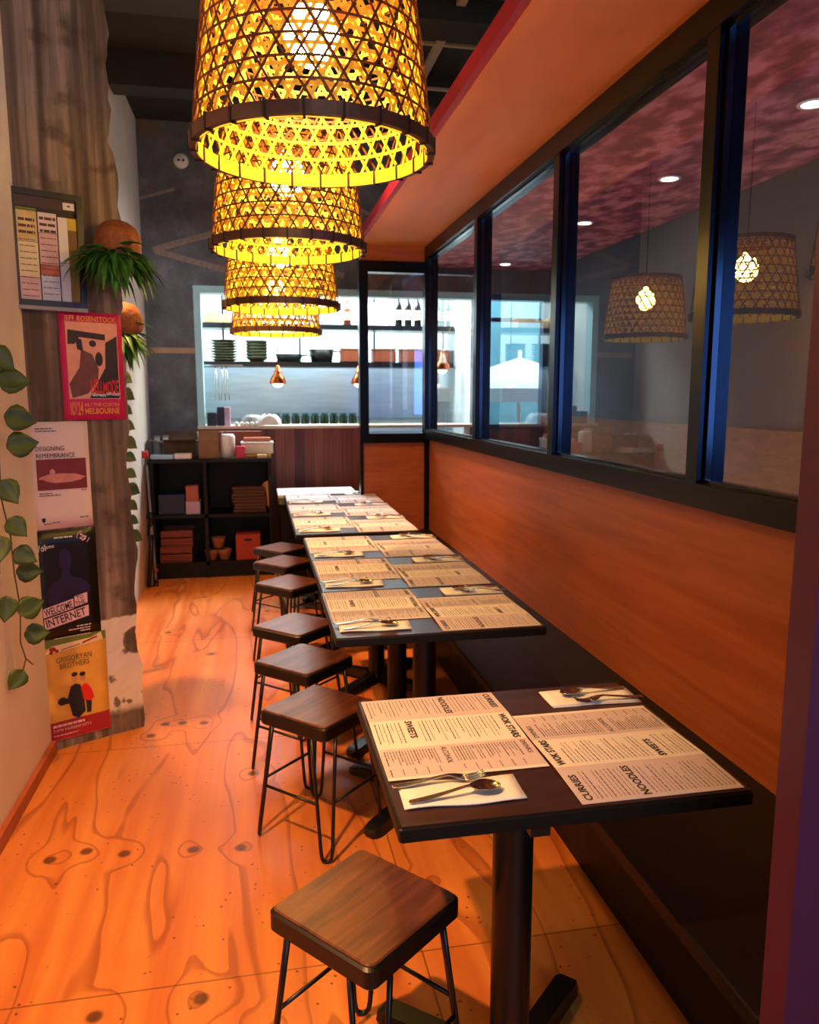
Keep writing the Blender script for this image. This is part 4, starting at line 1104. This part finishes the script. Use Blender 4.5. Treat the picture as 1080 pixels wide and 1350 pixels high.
# bright backlit board and tubes
t = thing('white_board', 'bright white board standing on the upper kitchen shelf left of the wine bottles', 'board', (1.26,8.26,2.25))
boxo('panel', plain('lit_panel', '#ffffff', .5, emit='#fff4d8', estr=1.6), -.14,.14,-.01,.01,.0,.24, parent=t); boxo('frame', M['white'], -.15,.15,.01,.02,0,.25, parent=t)
for k, (x0, x1) in enumerate(((-.3,.5),(.55,1.25),(1.3,2.0))):
    t = thing('tube_light', 'lit white tube light under the kitchen ceiling, %s of three' % ['left','middle','right'][k], 'tube light', (0,8.5,2.72), 0, 'kitchen tube lights')
    q = MB(); q.tube([(x0,0,0),(x1,0,0)], .02, 12); q.build('tube', M['tube'], t)
    boxo('batten', M['white'], x0-.02,x1+.02,-.03,.03,.025,.12, parent=t)
def heat_lamp(label, x, y, z):
    t = thing('heat_lamp', label, 'heat lamp', (x,y,z), 0, 'copper heat lamps')
    q = MB(); q.lathe([(.078,0),(.080,.01),(.07,.05),(.045,.085),(.035,.10),(.034,.125),(.022,.13),(.022,.17),(.008,.175)], 28, None, True, True); q.build('shade', M['copper'], t)
    q = MB(); q.sphere((0,0,.0), .05, 16, 10, sc=(1,1,.7)); q.build('bulb', plain('heat_bulb', '#fff1d8', .3, emit='#ffd9a0', estr=6), t)
    q = MB(); q.tube([(0,0,.17),(0,0,2.84-z)], .005, 6); q.build('cord', M['cord'], t)
heat_lamp('copper heat lamp over the kitchen pass, left of three', .23, 7.75, 1.66); heat_lamp('copper heat lamp over the kitchen pass, middle of three', 1.02, 7.75, 1.66); heat_lamp('copper heat lamp over the kitchen pass, right of three', 1.86, 7.75, 1.80)
# bench level things
struct(boxo('trim_kitchen_bench', M['brushed'], -.56, 2.06, 8.05, 8.7, 1.14, 1.18))
for k in range(10):
    t = thing('herb_jar', 'green glass jar in the row at the back of the kitchen bench', 'jar', (.22+.1*k,8.3,1.18), 0, 'green jars on the kitchen bench')
    q = MB(); q.lathe([(.04,0),(.042,.01),(.042,.15),(.03,.165)], 18); q.build('jar_body', M['greenglass'], t)
    q = MB(); q.lathe([(.034,.165),(.034,.185)], 18); q.build('lid', M['tealglass'], t)
PZ = 1.275
lbox('knife_block', 'navy blue block at the left end of the pass counter', 'block', M['navy'], -.42,-.34,7.28,7.42,PZ,PZ+.12); lbox('knife_block', 'taller navy box behind the pink box on the pass counter', 'block', M['navy'], -.335,-.27,7.34,7.46,PZ,PZ+.17)
lbox('carton', 'tall pink carton on the pass counter', 'carton', M['lilac'], -.265,-.215,7.28,7.36,PZ,PZ+.17)
q = MB(); q.lathe([(.115,0),(.11,.02),(.09,.07),(.06,.095),(0,.10)], 28, None, True, True); tag(q.build('mixing_bowl', M['greyplastic'], None, (-.02,7.36,PZ)), 'grey upturned bowl on the pass counter', 'bowl')
q = MB(); r = random.Random(8)
q.grid([[( .10*math.cos(a)*(.35+.65*math.sin(b))*(1+.12*math.sin(5*a)), .07*math.sin(a)*(.35+.65*math.sin(b)), .09*math.cos(b)*(1+.1*math.sin(3*a)) + .005) for a in [2*PI*k/24 for k in range(25)]] for b in [PI/2*j/6 for j in range(7)]])
tag(q.build('paper_bag', M['white'], None, (.13,7.22,1.28)), 'crumpled white paper bag on the front of the pass counter', 'paper bag')
for k in range(5): 
    q = MB(); q.sphere((0,0,.018), .02, 10, 8); tag(q.build('egg', M['white'], None, (-.16+.045*k,7.24,PZ)), 'small white ball in a row on the front of the pass counter', 'ball', 'white balls on the pass')
for k, x in enumerate((-.36,-.30,-.26)):
    t = thing('tongs', 'steel utensil hanging at the left of the pass, %s' % ['leftmost','middle','rightmost'][k], 'utensil', (x,7.95,1.80), 0, 'hanging utensils')
    q = MB(); q.tube([(-.004,0,0),(-.012,0,-.15),(-.02,0,-.30)], .006, 6); q.tube([(.004,0,0),(.012,0,-.15),(.02,0,-.30)], .006, 6); q.build('arm', M['steel'], t)
    q = MB(); q.tube([(0,0,0),(0,0.0,.03)], .005, 6); q.build('hook', M['cord'], t)
q = MB(); q.box(-.47,-.1,7.94,7.96,1.83,1.845); tag(q.build('utensil_rail', M['steel']), 'steel rail with hanging utensils at the left of the pass', 'rail')
lbox('tray', 'red brown wooden tray box on the low end of the counter behind the shelf top', 'tray', M['crate'], -.42,.06,7.10,7.22,1.10,1.235)
q = MB(); q.box(-.45,.10,7.08,7.24,1.085,1.10); struct(q.build('trim_ledge', M['crate']))

# ------------------------------------------------------------------ patio umbrella beyond the back window
t = thing('patio_umbrella', 'white canvas umbrella outside the back window, seen through the glass', 'umbrella', (3.02,8.75,0))
q = MB(); n = 8; R = 1.15; za, zr = 1.98, 1.62
vs = [(0,0,za)] + [(R*math.cos(2*PI*k/n+.3), R*math.sin(2*PI*k/n+.3), zr) for k in range(n)] + [(R*math.cos(2*PI*k/n+.3), R*math.sin(2*PI*k/n+.3), zr-.14) for k in range(n)] + [(0,0,za-.01)] + [(R*.995*math.cos(2*PI*k/n+.3), R*.995*math.sin(2*PI*k/n+.3), zr-.01) for k in range(n)]
fs = [(0,1+k,1+(k+1)%n) for k in range(n)] + [(1+k,9+k,9+(k+1)%n,1+(k+1)%n) for k in range(n)] + [(17,18+(k+1)%n,18+k) for k in range(n)]
q.add(vs, fs); q.build('canopy', M['canopy'], t)
q = MB(); q.tube([(0,0,0),(0,0,za+.08)], .022, 10); q.build('pole', M['white'], t)
for k in range(n):
    q = MB(); q.tube([(0,0,za-.03),(R*.98*math.cos(2*PI*k/n+.3), R*.98*math.sin(2*PI*k/n+.3), zr-.015)], .008, 6); q.build('rib', M['greyplastic'], t)
q = MB(); q.box(-.25,.25,-.25,.25,0,.05); q.build('base', M['duct'], t)

# ------------------------------------------------------------------ lights
def area(name, loc, rot, size, power, col, sy=None):
    l = bpy.data.lights.new(name, 'AREA'); l.energy = power; l.color = col; l.size = size
    if sy: l.shape = 'RECTANGLE'; l.size_y = sy
    o = bpy.data.objects.new(name, l); COL.objects.link(o); o.location = loc; o.rotation_euler = rot; return o
def spot(name, loc, target, power, col, angle, blend=.5, r=.04):
    l = bpy.data.lights.new(name, 'SPOT'); l.energy = power; l.color = col; l.spot_size = math.radians(angle); l.spot_blend = blend; l.shadow_soft_size = r
    o = bpy.data.objects.new(name, l); COL.objects.link(o); o.location = loc
    o.rotation_euler = (Vector(target)-Vector(loc)).to_track_quat('-Z','Y').to_euler(); return o
WARM = (1, .46, .16)
spot('track_or_fill_spot', (-.76, 1.2, 2.65), (-.05, 2.2, 0), 350, WARM, 78, 1.0)
spot('track_or_fill_spot', (-.76, 4.3, 3.0), (-.05, 4.8, 0), 360, WARM, 78, .9)
spot('track_or_fill_spot', (.3, -.4, 3.5), (-.8, 3.5, .9), 50, (1,.58,.34), 44, .9)  # unseen fill added behind the camera for the left wall and pillar
spot('track_or_fill_spot', (-.2, 5.4, 3.6), (-.75, 7.3, 1.7), 55, (.85,.88,1), 60, 1.0)  # added unseen spot that lightens the lower left of the back wall
spot('track_or_fill_spot', (.25, 4.3, 3.5), (1.4, 5.0, .95), 330, (1,.52,.22), 62, 1.0)  # made-up wall washer, added to brighten the far plywood
area('kitchen_panel', (.75, 8.0, 2.80), (0,0,0), 1.9, 150, (.86,.97,1), .5)
area('blue_glow_fill', (2.65, .3, 1.75), (math.radians(90), 0, math.radians(35)), .35, 20, (.10,.28,1), 1.0)  # unseen blue light put in for the glow on the mullions
area('side_room', (2.1, 3.6, .4), (PI,0,0), .6, 14, (1,.55,.6), 3.0)
area('patio_daylight', (3.2, 9.4, 3.5), (0,0,0), 2.5, 170, (.8,.95,1))
area('shopfront_daylight', (.7, -1.45, 1.9), (PI/2,0,-.2), 1.2, 18, (.80,.87,1))
w = bpy.data.worlds.new('world'); S.world = w; w.use_nodes = True
bg = w.node_tree.nodes['Background']; bg.inputs[0].default_value = (.55,.8,1,1); bg.inputs[1].default_value = .9

# ------------------------------------------------------------------ camera
cam = bpy.data.cameras.new('camera'); co = bpy.data.objects.new('camera', cam); COL.objects.link(co)
f = 1030.; p = math.atan(154/f); psi = math.atan(205*math.cos(p)/f)
co.location = (0,0,1.55); co.rotation_euler = (PI/2-p, 0, -psi)
cam.sensor_fit = 'VERTICAL'; cam.sensor_height = 36; cam.lens = 36*f/1350; cam.clip_start = .02
S.camera = co
S.view_settings.view_transform = 'Standard'; S.view_settings.look = 'None'
S.view_settings.exposure = 0; S.view_settings.gamma = 1; S.view_settings.use_curve_mapping = False
cam.dof.use_dof = True; cam.dof.focus_distance = 2.0; cam.dof.aperture_fstop = 6.0
c = S.cycles
c.use_denoising = True; c.max_bounces = 8; c.diffuse_bounces = 4; c.glossy_bounces = 4; c.transparent_max_bounces = 16; c.sample_clamp_indirect = 6; c.caustics_reflective = False; c.caustics_refractive = False
